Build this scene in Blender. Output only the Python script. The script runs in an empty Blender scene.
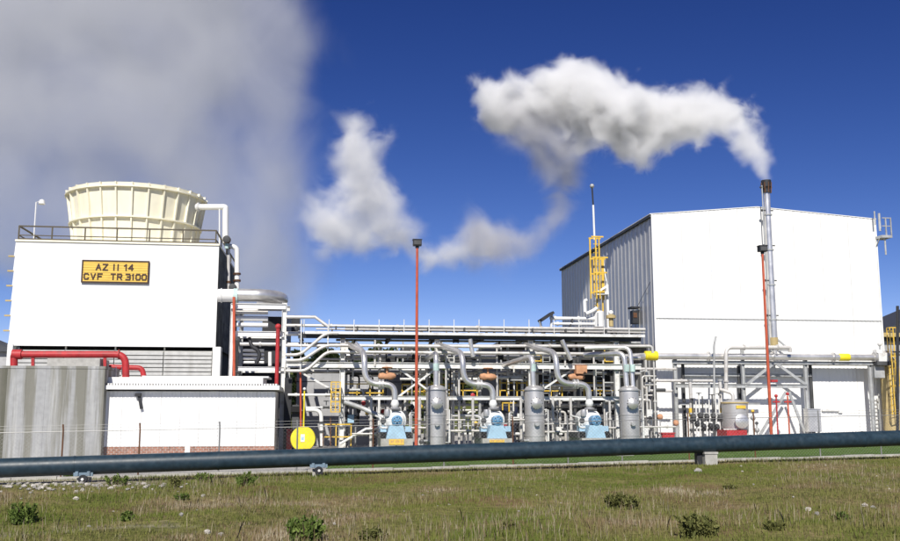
import bpy, math, random
import numpy as np
from mathutils import Vector, Matrix
random.seed(7)
RNG = np.random.default_rng(7)
S = bpy.context.scene
COL = S.collection
R = math.radians

# ---------------------------------------------------------------- camera, sky, sun, exposure
CAMZ = 2.6
YAW, PITCH, LENS = 7.4, 8.47, 38.0
cd = bpy.data.cameras.new('camera'); cam = bpy.data.objects.new('camera', cd); COL.objects.link(cam)
cd.lens = LENS; cd.sensor_width = 36.0; cd.clip_end = 20000.0
cam.location = (0, 0, CAMZ)
cam.rotation_euler = (R(90 + PITCH), 0, R(-YAW))
S.camera = cam
SUN_EL, SUN_AZ = 41.0, 13.0           # azimuth to the left of the facades' normal, sun behind the camera
w = bpy.data.worlds.new('World'); S.world = w; w.use_nodes = True
nt = w.node_tree
sky = nt.nodes.new('ShaderNodeTexSky'); sky.sky_type = 'NISHITA'; sky.sun_disc = False
sky.sun_elevation = R(SUN_EL); sky.altitude = 2800.0
sky.air_density = .8; sky.dust_density = 0.0; sky.ozone_density = 5.0
bg = nt.nodes['Background']; bg.inputs['Strength'].default_value = 0.1
# thin, clear high-altitude air: a deeper, more saturated blue over the whole dome
sp = nt.nodes.new('ShaderNodeSeparateColor'); cb = nt.nodes.new('ShaderNodeCombineColor'); nt.links.new(sky.outputs['Color'], sp.inputs['Color'])
def mth(op, x, y):
    n = nt.nodes.new('ShaderNodeMath'); n.operation = op
    for i, v in enumerate((x, y)):
        if isinstance(v, float): n.inputs[i].default_value = v
        else: nt.links.new(v, n.inputs[i])
    return n.outputs[0]
bl = mth('MULTIPLY', mth('POWER', sp.outputs[2], 1.22), .555)
gr = mth('MINIMUM', mth('MULTIPLY', mth('POWER', sp.outputs[1], 1.6), .305), mth('MULTIPLY', bl, .80))
rd_ = mth('MINIMUM', mth('MULTIPLY', mth('POWER', sp.outputs[0], 1.9), .36), mth('MULTIPLY', bl, .68))
for o_, i_ in ((rd_, 0), (gr, 1), (bl, 2)): nt.links.new(o_, cb.inputs[i_])
nt.links.new(cb.outputs['Color'], bg.inputs['Color'])
sd = Vector((-math.sin(R(SUN_AZ)) * math.cos(R(SUN_EL)), -math.cos(R(SUN_AZ)) * math.cos(R(SUN_EL)), math.sin(R(SUN_EL))))
sky.sun_rotation = math.atan2(sd.x, sd.y)
ld = bpy.data.lights.new('sun', 'SUN'); lo = bpy.data.objects.new('sun', ld); COL.objects.link(lo)
ld.energy = 4.6; ld.angle = R(0.53); ld.color = (1.0, 0.955, 0.88)
lo.rotation_euler = sd.to_track_quat('Z', 'Y').to_euler()
S.view_settings.view_transform = 'Standard'; S.view_settings.look = 'None'
S.view_settings.exposure = 0.25; S.view_settings.gamma = 1.0
S.render.engine = 'CYCLES'
S.cycles.use_denoising = True
S.cycles.max_bounces = 10; S.cycles.volume_bounces = 7; S.cycles.diffuse_bounces = 3
S.cycles.volume_step_rate = 1.0; S.cycles.volume_max_steps = 256

# ---------------------------------------------------------------- helpers
CM = Matrix.LocRotScale(cam.location, cam.rotation_euler.to_quaternion(), None)
CR = CM.to_3x3(); FPX = 900 * LENS / 36.0
def ray(px, py): return CR @ Vector(((px - 450) / FPX, (270.5 - py) / FPX, -1.0))
def P(px, py, Y):
    """the world point seen at that spot of the photograph in the plane y = Y (the facades are planes y = const)"""
    d = ray(px, py); return cam.location + d * (Y / d.y)
def PF(px, py, D):
    """the same at forward distance D"""
    return cam.location + ray(px, py) * D
def gz(x, y=0):
    return max(-0.1, min(0.56, 0.0133 * (x + 13))) if y < 200 else 0.2
class MB:
    def __init__(s): s.v = []; s.f = []; s.mi = []
    def add(s, vs, fs, m=0):
        o = len(s.v); s.v += [tuple(v) for v in vs]; s.f += [tuple(i + o for i in f) for f in fs]; s.mi += [m] * len(fs)
    def box(s, x0, x1, y0, y1, z0, z1, m=0):
        vs = [(x, y, z) for z in (z0, z1) for y in (y0, y1) for x in (x0, x1)]
        s.add(vs, [(0,2,3,1),(4,5,7,6),(0,1,5,4),(2,6,7,3),(0,4,6,2),(1,3,7,5)], m); return s
    def bar(s, p, q, a, b=None, m=0):
        b = a if b is None else b
        p = Vector(p); q = Vector(q); d = (q - p).normalized()
        u = d.cross(Vector((0, 1, 0)));
        if u.length < 1e-4: u = Vector((1, 0, 0))
        u.normalize(); v = d.cross(u).normalized(); u = u * a / 2; v = v * b / 2
        s.add([p-u-v, p+u-v, p+u+v, p-u+v, q-u-v, q+u-v, q+u+v, q-u+v], [(0,3,2,1),(4,5,6,7),(0,1,5,4),(1,2,6,5),(2,3,7,6),(3,0,4,7)], m); return s
    def ibeam(s, p, q, h, wd, m=0):
        """H section: two flanges and a web, h tall"""
        p = Vector(p); q = Vector(q); d = (q - p).normalized()
        side = d.cross(Vector((0, 0, 1)))
        if side.length < 1e-3: side = Vector((0, 1, 0)); 
        side.normalize(); up = side.cross(d).normalized()
        t = h * 0.09
        for uo, hh, ww in ((h/2 - t/2, t, wd), (-h/2 + t/2, t, wd), (0, h - 2*t, t)):
            a = up * (hh/2); b = side * (ww/2); c = up * uo
            s.add([p+c-a-b, p+c+a-b, p+c+a+b, p+c-a+b, q+c-a-b, q+c+a-b, q+c+a+b, q+c-a+b], [(0,3,2,1),(4,5,6,7),(0,1,5,4),(1,2,6,5),(2,3,7,6),(3,0,4,7)], m)
        return s
    def tube(s, pts, r, n=12, caps=True, m=0):
        pts = [Vector(p) for p in pts]; k = len(pts)
        rs = r if isinstance(r, (list, tuple)) else [r] * k
        tg = []
        for i in range(k):
            a = pts[max(i-1, 0)]; b = pts[min(i+1, k-1)]; tg.append((b - a).normalized())
        u = tg[0].cross(Vector((0, 0, 1)))
        if u.length < 1e-3: u = tg[0].cross(Vector((0, 1, 0)))
        u.normalize(); vs = []
        for i in range(k):
            if i:
                ax = tg[i-1].cross(tg[i])
                if ax.length > 1e-6: u = Matrix.Rotation(tg[i-1].angle(tg[i]), 3, ax.normalized()) @ u
            u = (u - tg[i] * u.dot(tg[i])).normalized(); vv = tg[i].cross(u)
            sc = 1.0
            if 0 < i < k-1:
                c = max(0.5, math.cos(tg[i].angle((pts[i] - pts[i-1]).normalized()))); sc = 1 / c if c < .95 else 1
            for j in range(n):
                t = 2 * math.pi * j / n; vs.append(pts[i] + (u * math.cos(t) + vv * math.sin(t)) * rs[i] * sc)
        fs = [(i*n + j, i*n + (j+1) % n, (i+1)*n + (j+1) % n, (i+1)*n + j) for i in range(k-1) for j in range(n)]
        if caps: fs += [tuple(range(n-1, -1, -1)), tuple((k-1)*n + j for j in range(n))]
        s.add(vs, fs, m); return s
    def lathe(s, c, prof, n=24, m=0, axis='z'):
        c = Vector(c); vs = []
        for (r, z) in prof:
            for j in range(n):
                t = 2 * math.pi * j / n
                o = (r*math.cos(t), r*math.sin(t), z)
                if axis == 'y': o = (r*math.cos(t), z, r*math.sin(t))
                if axis == 'x': o = (z, r*math.cos(t), r*math.sin(t))
                vs.append(c + Vector(o))
        k = len(prof)
        fs = [(i*n + j, i*n + (j+1) % n, (i+1)*n + (j+1) % n, (i+1)*n + j) for i in range(k-1) for j in range(n)]
        fs += [tuple(range(n-1, -1, -1)), tuple((k-1)*n + j for j in range(n))]
        if axis == 'y': fs = [f[::-1] for f in fs]
        s.add(vs, fs, m); return s
    def ball(s, c, r, n=12, m=0, sz=1.0):
        k = 8
        return s.lathe(c, [(max(1e-3, r*math.sin(math.pi*i/k)), -r*sz*math.cos(math.pi*i/k)) for i in range(k+1)], n, m)
    def build(s, name, mats, parent=None, smooth=True):
        me = bpy.data.meshes.new(name)
        off = wloc(parent) if parent else Vector((0, 0, 0))
        me.from_pydata([(x-off.x, y-off.y, z-off.z) for x, y, z in s.v], [], s.f)
        for mm in (mats if isinstance(mats, (list, tuple)) else [mats]): me.materials.append(mm)
        if isinstance(mats, (list, tuple)) and len(mats) > 1: me.polygons.foreach_set('material_index', s.mi)
        if smooth:
            me.polygons.foreach_set('use_smooth', [True] * len(me.polygons))
            me.set_sharp_from_angle(angle=R(38))
        me.update()
        o = bpy.data.objects.new(name, me); COL.objects.link(o)
        if parent: o.parent = parent
        return o
WL = {}
def wloc(o):
    v = Vector((0, 0, 0))
    while o: v = v + o.location; o = o.parent
    return v
def tag(o, label=None, cat=None, group=None, kind=None):
    if label: o['label'] = label
    if cat: o['category'] = cat
    if group: o['group'] = group
    if kind: o['kind'] = kind
    return o
def thing(name, label, cat, loc=(0, 0, 0), group=None):
    o = bpy.data.objects.new(name, None); COL.objects.link(o); o.location = loc; o.empty_display_size = .2
    return tag(o, label, cat, group)
def copy_tree(o, parent=None):
    c = o.copy(); COL.objects.link(c)
    if parent: c.parent = parent
    for ch in list(o.children): copy_tree(ch, c)
    return c
def fillet(pts, rad, n=5):
    pts = [Vector(p) for p in pts]; out = [pts[0]]
    for i in range(1, len(pts) - 1):
        a, b, c = pts[i-1], pts[i], pts[i+1]
        r = min(rad, (a-b).length * .49, (c-b).length * .49)
        p = b + (a-b).normalized() * r; q = b + (c-b).normalized() * r
        for k in range(n + 1):
            t = k / n; out.append(p * (1-t)**2 + b * 2*t*(1-t) + q * t*t)
    out.append(pts[-1]); return out

# ---------------------------------------------------------------- materials
def hexc(r, g, b): return (r, g, b, 1)
def mat(name, col, rough=.6, metal=0.0, var=.12, scale=3.0, bump=0.0, dirt=None, dirt_amt=0.0, streak=0.0, spec=.4, coat=0):
    m = bpy.data.materials.new(name); m.use_nodes = True; t = m.node_tree; b = t.nodes['Principled BSDF']
    b.inputs['Roughness'].default_value = rough; b.inputs['Metallic'].default_value = metal
    b.inputs['Specular IOR Level'].default_value = spec
    tc = t.nodes.new('ShaderNodeTexCoord'); geo = t.nodes.new('ShaderNodeNewGeometry')
    n = t.nodes.new('ShaderNodeTexNoise'); n.inputs['Scale'].default_value = scale; n.inputs['Detail'].default_value = 6
    t.links.new(geo.outputs['Position'], n.inputs['Vector'])
    r = t.nodes.new('ShaderNodeValToRGB'); e = r.color_ramp.elements
    e[0].position = .3; e[1].position = .7
    e[0].color = tuple(c * (1 - var) for c in col) + (1,); e[1].color = tuple(min(1, c * (1 + var)) for c in col) + (1,)
    t.links.new(n.outputs['Fac'], r.inputs['Fac']); out = r.outputs['Color']
    if dirt:
        n2 = t.nodes.new('ShaderNodeTexNoise'); n2.inputs['Scale'].default_value = 1.0; n2.inputs['Detail'].default_value = 8; n2.inputs['Roughness'].default_value = .65
        mp = t.nodes.new('ShaderNodeMapping'); mp.inputs['Scale'].default_value = (2.2, 2.2, 2.2 if not streak else .16)
        if streak: mp.inputs['Scale'].default_value = (streak, streak, streak * .07)
        t.links.new(geo.outputs['Position'], mp.inputs['Vector']); t.links.new(mp.outputs['Vector'], n2.inputs['Vector'])
        r2 = t.nodes.new('ShaderNodeValToRGB'); r2.color_ramp.elements[0].position = .52; r2.color_ramp.elements[1].position = .72
        r2.color_ramp.elements[0].color = (0, 0, 0, 1); r2.color_ramp.elements[1].color = (dirt_amt,) * 3 + (1,)
        t.links.new(n2.outputs['Fac'], r2.inputs['Fac'])
        mx = t.nodes.new('ShaderNodeMixRGB'); mx.inputs['Color2'].default_value = tuple(dirt) + (1,)
        t.links.new(r2.outputs['Color'], mx.inputs['Fac']); t.links.new(out, mx.inputs['Color1']); out = mx.outputs['Color']
    t.links.new(out, b.inputs['Base Color'])
    rr = t.nodes.new('ShaderNodeMapRange'); rr.inputs['To Min'].default_value = max(0, rough - .1); rr.inputs['To Max'].default_value = min(1, rough + .12)
    t.links.new(n.outputs['Fac'], rr.inputs['Value']); t.links.new(rr.outputs['Result'], b.inputs['Roughness'])
    if bump:
        bp = t.nodes.new('ShaderNodeBump'); bp.inputs['Strength'].default_value = bump; bp.inputs['Distance'].default_value = .02
        t.links.new(n.outputs['Fac'], bp.inputs['Height']); t.links.new(bp.outputs['Normal'], b.inputs['Normal'])
    return m
M = {}
M['white'] = mat('white_paint', (.78, .78, .76), .45, var=.04, scale=1.2, dirt=(.55, .53, .48), dirt_amt=.35, streak=1.6)
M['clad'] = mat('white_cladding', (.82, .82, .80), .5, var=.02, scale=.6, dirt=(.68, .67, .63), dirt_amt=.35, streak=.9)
M['louvre'] = mat('grey_louvre', (.50, .50, .48), .6, var=.1, dirt=(.35, .34, .31), dirt_amt=.5, streak=2)
M['cream'] = mat('cream_fibreglass', (.84, .80, .64), .5, var=.05, scale=1.0, dirt=(.66, .58, .38), dirt_amt=.45, streak=1.1)
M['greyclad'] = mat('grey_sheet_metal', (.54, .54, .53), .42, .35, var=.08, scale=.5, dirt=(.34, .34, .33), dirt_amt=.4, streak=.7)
M['steelw'] = mat('white_steel', (.70, .70, .68), .45, var=.08, scale=2.0, dirt=(.36, .32, .27), dirt_amt=.7)
M['steelg'] = mat('grey_steel', (.42, .43, .43), .5, .2, var=.15, scale=2.0, dirt=(.2, .17, .14), dirt_amt=.6)
M['jacket'] = mat('aluminium_jacket', (.74, .72, .69), .34, .72, var=.14, scale=1.6, bump=.12, dirt=(.4, .38, .35), dirt_amt=.2)
M['pipew'] = mat('pale_pipe_jacket', (.62, .60, .57), .42, .2, var=.1, scale=1.4, dirt=(.33, .28, .22), dirt_amt=.6)
M['vessel'] = mat('vessel_steel', (.52, .51, .50), .38, .45, var=.1, scale=1.5, bump=.1, dirt=(.3, .28, .26), dirt_amt=.4, streak=2.0)
M['concrete'] = mat('pale_concrete', (.40, .39, .36), .9, var=.14, scale=4.0, bump=.3, dirt=(.27, .26, .22), dirt_amt=.6)
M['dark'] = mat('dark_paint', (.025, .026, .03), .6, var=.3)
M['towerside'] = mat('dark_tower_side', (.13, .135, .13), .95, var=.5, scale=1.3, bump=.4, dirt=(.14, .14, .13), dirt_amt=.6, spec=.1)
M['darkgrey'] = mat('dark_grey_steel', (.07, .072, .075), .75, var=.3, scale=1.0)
M['brownrail'] = mat('brown_rail', (.09, .075, .05), .6, var=.2)
M['red'] = mat('red_paint', (.40, .028, .032), .5, var=.22, dirt=(.24, .06, .05), dirt_amt=.65)
M['orange'] = mat('orange_red_paint', (.50, .095, .045), .5, var=.15, dirt=(.3, .09, .05), dirt_amt=.6)
M['terra'] = mat('terracotta_insulation', (.52, .27, .15), .8, var=.2, bump=.4)
M['yellow'] = mat('yellow_paint', (.72, .47, .06), .5, var=.12, dirt=(.4, .25, .05), dirt_amt=.5)
M['lemon'] = mat('lemon_paint', (.80, .66, .02), .55, var=.1, dirt=(.55, .42, .05), dirt_amt=.5)
M['signy'] = mat('sign_yellow', (.75, .50, .09), .5, var=.06)
M['letter'] = mat('sign_brown', (.05, .025, .02), .6, var=.2)
M['blue'] = mat('motor_blue', (.10, .25, .42), .45, var=.15)
M['paleblue'] = mat('pale_blue_paint', (.36, .54, .68), .45, var=.1, dirt=(.3, .38, .45), dirt_amt=.4)
M['teal'] = mat('teal_paint', (.45, .58, .55), .6, var=.2)
M['tan'] = mat('tan_insulation', (.46, .36, .17), .7, var=.12, dirt=(.3, .22, .1), dirt_amt=.5, streak=1.5)
M['bluepipe'] = mat('dark_blue_pipe', (.018, .037, .053), .42, var=.25, scale=5.0, bump=.2, dirt=(.07, .09, .10), dirt_amt=.35)
M['galv'] = mat('galvanised_wire', (.33, .33, .32), .5, .6, var=.15)
M['rust'] = mat('rusty_post', (.13, .06, .03), .8, var=.3)
M['greywall'] = mat('grey_render', (.40, .40, .41), .9, var=.2, scale=.35, dirt=(.27, .27, .28), dirt_amt=.7)
M['shoe'] = mat('pipe_shoe', (.17, .24, .30), .5, var=.2, dirt=(.12, .11, .1), dirt_amt=.6)
M['roofdark'] = mat('dark_roof', (.05, .055, .065), .6, var=.2)
M['stone'] = mat('pale_stone', (.46, .43, .38), .9, var=.2, scale=8, bump=.5)
M['brick'] = mat('red_brick', (.32, .15, .10), .85, var=.4, scale=6)
M['mortar'] = mat('mortar', (.50, .46, .42), .9)
M['black'] = mat('black_gap', (.012, .012, .013), .8)
# ---------------------------------------------------------------- ground, lawn, pad, hill
def ground_mat():
    m = bpy.data.materials.new('dry_field'); m.use_nodes = True; t = m.node_tree; b = t.nodes['Principled BSDF']; b.inputs['Roughness'].default_value = .95; b.inputs['Specular IOR Level'].default_value = .1
    geo = t.nodes.new('ShaderNodeNewGeometry'); N = t.nodes.new
    def noise(sc, d=6):
        n = N('ShaderNodeTexNoise'); n.inputs['Scale'].default_value = sc; n.inputs['Detail'].default_value = d; t.links.new(geo.outputs['Position'], n.inputs['Vector']); return n
    a = noise(.35); r = N('ShaderNodeValToRGB'); t.links.new(a.outputs['Fac'], r.inputs['Fac'])
    e = r.color_ramp.elements; e[0].position = .36; e[0].color = (.125, .135, .04, 1); e[1].position = .64; e[1].color = (.25, .21, .11, 1)
    x = e.new(.5); x.color = (.17, .17, .062, 1)
    c = noise(4.0, 8); r2 = N('ShaderNodeValToRGB'); t.links.new(c.outputs['Fac'], r2.inputs['Fac'])
    r2.color_ramp.elements[0].position = .3; r2.color_ramp.elements[0].color = (.45, .42, .38, 1); r2.color_ramp.elements[1].position = .75; r2.color_ramp.elements[1].color = (1.35, 1.3, 1.2, 1)
    mx = N('ShaderNodeMixRGB'); mx.blend_type = 'MULTIPLY'; mx.inputs['Fac'].default_value = 1
    t.links.new(r.outputs['Color'], mx.inputs['Color1']); t.links.new(r2.outputs['Color'], mx.inputs['Color2'])
    # reddish dry patches, bare stony soil where the field is worn
    d = noise(.22, 5); r3 = N('ShaderNodeValToRGB'); t.links.new(d.outputs['Fac'], r3.inputs['Fac'])
    r3.color_ramp.elements[0].position = .54; r3.color_ramp.elements[0].color = (0, 0, 0, 1); r3.color_ramp.elements[1].position = .66; r3.color_ramp.elements[1].color = (.75,) * 3 + (1,)
    m3 = N('ShaderNodeMixRGB'); m3.inputs['Color2'].default_value = (.15, .095, .05, 1); t.links.new(r3.outputs['Color'], m3.inputs['Fac']); t.links.new(mx.outputs['Color'], m3.inputs['Color1'])
    at = N('ShaderNodeAttribute'); at.attribute_name = 'bare'; f = noise(2.5, 8); ad = N('ShaderNodeMath'); ad.operation = 'MULTIPLY_ADD'; ad.inputs[1].default_value = 1.2; ad.inputs[2].default_value = -.75
    a2 = N('ShaderNodeMath'); a2.operation = 'ADD'; a2.use_clamp = True
    t.links.new(f.outputs['Fac'], ad.inputs[0]); ad2 = N('ShaderNodeMath'); ad2.operation = 'MULTIPLY'; ad2.inputs[1].default_value = 1.6; t.links.new(at.outputs['Fac'], ad2.inputs[0]); t.links.new(ad2.outputs[0], a2.inputs[0]); t.links.new(ad.outputs[0], a2.inputs[1])
    g2 = N('ShaderNodeMath'); g2.operation = 'MULTIPLY'; t.links.new(a2.outputs[0], g2.inputs[0]); g3 = N('ShaderNodeMath'); g3.operation = 'GREATER_THAN'; g3.inputs[1].default_value = .02; t.links.new(at.outputs['Fac'], g3.inputs[0]); t.links.new(g3.outputs[0], g2.inputs[1])
    m4 = N('ShaderNodeMixRGB'); m4.inputs['Color2'].default_value = (.33, .30, .24, 1); t.links.new(g2.outputs[0], m4.inputs['Fac']); t.links.new(m3.outputs['Color'], m4.inputs['Color1'])
    t.links.new(m4.outputs['Color'], b.inputs['Base Color'])
    bp = N('ShaderNodeBump'); bp.inputs['Strength'].default_value = .8; bp.inputs['Distance'].default_value = .08
    t.links.new(c.outputs['Fac'], bp.inputs['Height']); t.links.new(bp.outputs['Normal'], b.inputs['Normal'])
    return m
M['field'] = ground_mat()
M['lawn'] = mat('lawn_green', (.075, .135, .022), .95, var=.3, scale=1.6, bump=.6, dirt=(.14, .16, .04), dirt_amt=.7, spec=.1)
M['pad'] = mat('pale_pad', (.40, .385, .35), .9, var=.12, scale=1.5, bump=.2, dirt=(.25, .23, .2), dirt_amt=.6)
M['hill'] = mat('hill_grass', (.10, .115, .03), .95, var=.3, scale=.3, bump=.5, dirt=(.05, .07, .02), dirt_amt=.8, spec=.1)
# fence line: from the left frame edge to the right one, running away to the right
FA = PF(-30, 412, 36.1); FB = PF(930, 412, 45.6)
def fence_pt(t): return Vector((FA.x + (FB.x-FA.x)*t, FA.y + (FB.y-FA.y)*t, 0))
def fence_y(x): return FA.y + (FB.y - FA.y) * (x - FA.x) / (FB.x - FA.x)
def bumps(x, y):
    return (.07*np.sin(.55*x + .3*y) * np.sin(.43*y - .2*x) + .05*np.sin(1.3*x - .9*y + 1) + .035*np.sin(2.1*y + .7*x))
def hgt(x, y):
    """field height; bumps die out at the fence and behind it"""
    k = np.clip((fence_y(x) - 1.2 - y) / 5.0, 0, 1) * np.clip((np.abs(x) < 60), 0, 1)
    return np.clip(.0133*(x + 13), -.1, .56) + bumps(x, y) * k
xs = np.unique(np.concatenate([[-4000, -900, -300, -120], np.arange(-60, 61, .8), [120, 300, 900, 4000]]))
ys = np.unique(np.concatenate([[-3000, -300, -60, -20], np.arange(0, 60, .8), [65, 80, 120, 300, 900, 3000, 9000]]))
X, Y = np.meshgrid(xs, ys); Z = hgt(X, Y)
g = MB(); nx = len(xs)
g.v = [tuple(v) for v in np.stack([X.ravel(), Y.ravel(), Z.ravel()], 1)]
g.f = [(j*nx+i, j*nx+i+1, (j+1)*nx+i+1, (j+1)*nx+i) for j in range(len(ys)-1) for i in range(nx-1)]; g.mi = [0]*len(g.f)
gob = tag(g.build('ground', M['field']), kind='structure')
def bare_f(x, y):
    """where the soil lies bare: a stony strip along the fence at left, a worn track in the lower left"""
    d = fence_y(x) - y
    a = np.clip(1 - np.abs(d - 2.4) / 2.6, 0, 1) * np.clip((-3 - x) / 6, 0, 1)
    c = np.clip(1 - np.abs(y - 21.8 - .08*x) / .7, 0, 1) * np.clip((-2 - x) / 4, 0, 1)
    e = np.clip(1 - np.abs(d - .5) / .7, 0, 1) * .4
    return np.clip(a + .8*c + e, 0, 1)
ba = gob.data.attributes.new('bare', 'FLOAT', 'POINT'); ba.data.foreach_set('value', bare_f(X, Y).ravel().astype(np.float32))
def sheet(name, pts, m, dz):
    b = MB(); b.v = [(x, y, gz(x) + dz) for x, y in pts]; b.f = [tuple(range(len(pts)))]; b.mi = [0]
    return tag(b.build(name, m, smooth=False), kind='structure')
def strip_sheet(name, x0, x1, off0, y1, m, dz, n=24):
    b = MB()
    for i in range(n + 1):
        x = x0 + (x1 - x0) * i / n
        b.v += [(x, fence_y(x) + off0, gz(x) + dz), (x, y1, gz(x) + dz)]
    b.f = [(2*i, 2*i+2, 2*i+3, 2*i+1) for i in range(n)]; b.mi = [0]*n
    return tag(b.build(name, m, smooth=False), kind='structure')
XL = P(326, 470, 44).x
strip_sheet('pavement', -34, XL, .25, 82, M['pad'], .03)
strip_sheet('lawn', XL, 46, .25, 60, M['lawn'], .03)
strip_sheet('plant_pavement', XL, 46, 60 - 44, 100, M['pad'], .02) if False else None
b = MB()
b.v = []
for i in range(25):
    x = XL + (46 - XL) * i / 24; b.v += [(x, 60, gz(x) + .028), (x, 110, gz(x) + .028)]
b.f = [(2*i, 2*i+2, 2*i+3, 2*i+1) for i in range(24)]; b.mi = [0]*24
tag(b.build('plant_floor', M['pad'], smooth=False), kind='structure')
# kerb under the fence: cast lengths
kerb = thing('kerb', None, None, (FA.x, FA.y, 0)); kerb['kind'] = 'structure'; del kerb
kr = bpy.data.objects['kerb']
nk = 26
for i in range(nk):
    a = fence_pt(i / nk); c = fence_pt((i + .985) / nk)
    d = (c - a).normalized(); n = Vector((-d.y, d.x, 0)) * .11
    z0 = -.3; h = .10 + .02 * math.sin(i * 1.7)
    b = MB(); za = gz(a.x) + h; zc = gz(c.x) + h
    vs = [a-n, c-n, c+n, a+n]
    b.add([(v.x, v.y, z0) for v in vs] + [(vs[0].x, vs[0].y, za), (vs[1].x, vs[1].y, zc), (vs[2].x, vs[2].y, zc), (vs[3].x, vs[3].y, za)],
          [(0,3,2,1),(4,5,6,7),(0,1,5,4),(1,2,6,5),(2,3,7,6),(3,0,4,7)])
    b.build('kerb_stone', M['concrete'], kr)
# grassy hill beyond the plant
hx = np.linspace(-90, 220, 80); hy = np.linspace(92, 330, 50); HX, HY = np.meshgrid(hx, hy)
HZ = 9.5 * np.clip((HY - 95) / 60, 0, 1) ** .9 * (.85 + .15*np.sin(HX*.05)) + .5*np.sin(HX*.21)*np.sin(HY*.17) + 14*np.clip((HY-150)/180, 0, 1)
HZ = HZ * np.clip(1.15 - np.abs(HX - 30) / 190, 0, 1) - .4
b = MB(); b.v = [tuple(v) for v in np.stack([HX.ravel(), HY.ravel(), HZ.ravel()], 1)]
b.f = [(j*80+i, j*80+i+1, (j+1)*80+i+1, (j+1)*80+i) for j in range(49) for i in range(79)]; b.mi = [0]*len(b.f)
tag(b.build('hill', M['hill']), kind='structure')
# ---------------------------------------------------------------- right: the big white hall
YB = 72.0
def X_(px, py, Y): return P(px, py, Y).x
def Z_(px, py, Y): return P(px, py, Y).z
hx0 = X_(655.2, 300, YB); hx1 = X_(879, 290, YB)
ze0 = Z_(653, 214.5, YB); ze1 = Z_(876, 219.5, YB); hapx = X_(757, 207.5, YB); zap = Z_(757, 207.5, YB)
YB2 = YB * (654.5 - 325) / (558 - 325)
hall = thing('turbine_hall', 'tall white sheet-clad hall with low gable and ribbed grey side wall', 'building', (hx0, YB, gz(hx0)))
def roofz(x): return ze0 + (zap - ze0) * (x - hx0) / (hapx - hx0) if x < hapx else zap + (ze1 - zap) * (x - hapx) / (hx1 - hapx)
def corr_front(x0, x1, zf0, zf1, y, pitch=.30, d=.035):
    """sheet with trapezoid ribs facing -y"""
    b = MB(); k = max(1, round((x1 - x0) / pitch)); pr = [(0, 0), (.55, 0), (.66, -d), (.88, -d)]
    xs_ = [x0 + (i + f) * (x1 - x0) / k for i in range(k) for f, _ in pr] + [x1]; ds = [e for i in range(k) for _, e in pr] + [0]
    for x, e in zip(xs_, ds): b.v += [(x, y + e, zf0(x)), (x, y + e, zf1(x))]
    b.f = [(2*i, 2*i+2, 2*i+3, 2*i+1) for i in range(len(xs_) - 1)]; b.mi = [0]*len(b.f); return b
zseam = Z_(760, 318.5, YB)
nP = 8
for i in range(nP):
    a = hx0 + (hx1 - hx0) * i / nP; c = hx0 + (hx1 - hx0) * (i + 1) / nP
    corr_front(a + .005, c - .005, lambda x: zseam - .06, roofz, YB, .34, .02).build('wall_panel', M['clad'], hall, False)
    corr_front(a + .004, c - .004, lambda x: -.2, lambda x: zseam + .02, YB + .05, .34, .02).build('wall_panel', M['clad'], hall, False)
MB().box(hx0, hx1, YB - .04, YB - .025, zseam - .08, zseam - .05).build('flashing', M['greyclad'], hall)
nS = 14
for i in range(nS):
    y0 = YB + .02 + (YB2 - YB) * i / nS; y1 = YB + .02 + (YB2 - YB) * (i + 1) / nS
    b = MB(); k = 2; pr = [(0, 0), (.62, 0), (.70, -.06), (.92, -.06)]
    yy = [y0 + (q + f) * (y1 - y0 - .015) / k for q in range(k) for f, _ in pr] + [y1 - .015]; ee = [e for q in range(k) for _, e in pr] + [0]
    for y, e in zip(yy, ee): b.v += [(hx0 + e, y, -.2), (hx0 + e, y, ze0 - .02)]
    b.f = [(2*j, 2*j+1, 2*j+3, 2*j+2) for j in range(len(yy) - 1)]; b.mi = [0]*len(b.f)
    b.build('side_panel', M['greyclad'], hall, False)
b = MB(); xs_ = [hx0 - .25, hapx, hx1 + .2]; zs_ = [roofz(hx0) - .02, zap, ze1 - .02]
for dz in (.03, .09):
    for yy in (YB - .05, YB2 + .2):
        for x, z in zip(xs_, zs_): b.v.append((x, yy, z + dz))
q = lambda l, s, i: l*6 + s*3 + i
b.f = [(q(1,0,0),q(1,0,1),q(1,1,1),q(1,1,0)), (q(1,0,1),q(1,0,2),q(1,1,2),q(1,1,1)), (q(0,0,0),q(0,1,0),q(0,1,1),q(0,0,1)), (q(0,0,1),q(0,1,1),q(0,1,2),q(0,0,2)),
       (q(0,0,0),q(0,0,1),q(1,0,1),q(1,0,0)), (q(0,0,1),q(0,0,2),q(1,0,2),q(1,0,1)), (q(0,0,0),q(1,0,0),q(1,1,0),q(0,1,0)), (q(0,0,2),q(0,1,2),q(1,1,2),q(1,0,2)),
       (q(0,1,0),q(1,1,0),q(1,1,1),q(0,1,1)), (q(0,1,1),q(1,1,1),q(1,1,2),q(0,1,2))]; b.mi = [0]*10
b.build('roof', M['clad'], hall, False)
MB().box(hx0 - .26, hx0 - .1, YB + .02, YB2, ze0 - .2, ze0 - .02).build('gutter', M['roofdark'], hall)
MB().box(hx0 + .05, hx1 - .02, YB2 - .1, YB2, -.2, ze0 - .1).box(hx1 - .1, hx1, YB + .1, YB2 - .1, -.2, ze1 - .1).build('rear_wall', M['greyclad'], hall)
MB().box(hx0 - .13, hx0 - .002, YB - .06, YB + .02, -.2, ze0).build('corner_trim', M['clad'], hall)
MB().box(hx1 + .002, hx1 + .1, YB - .06, YB + .06, -.2, ze1 - .02).build('corner_trim', M['clad'], hall)
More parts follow.
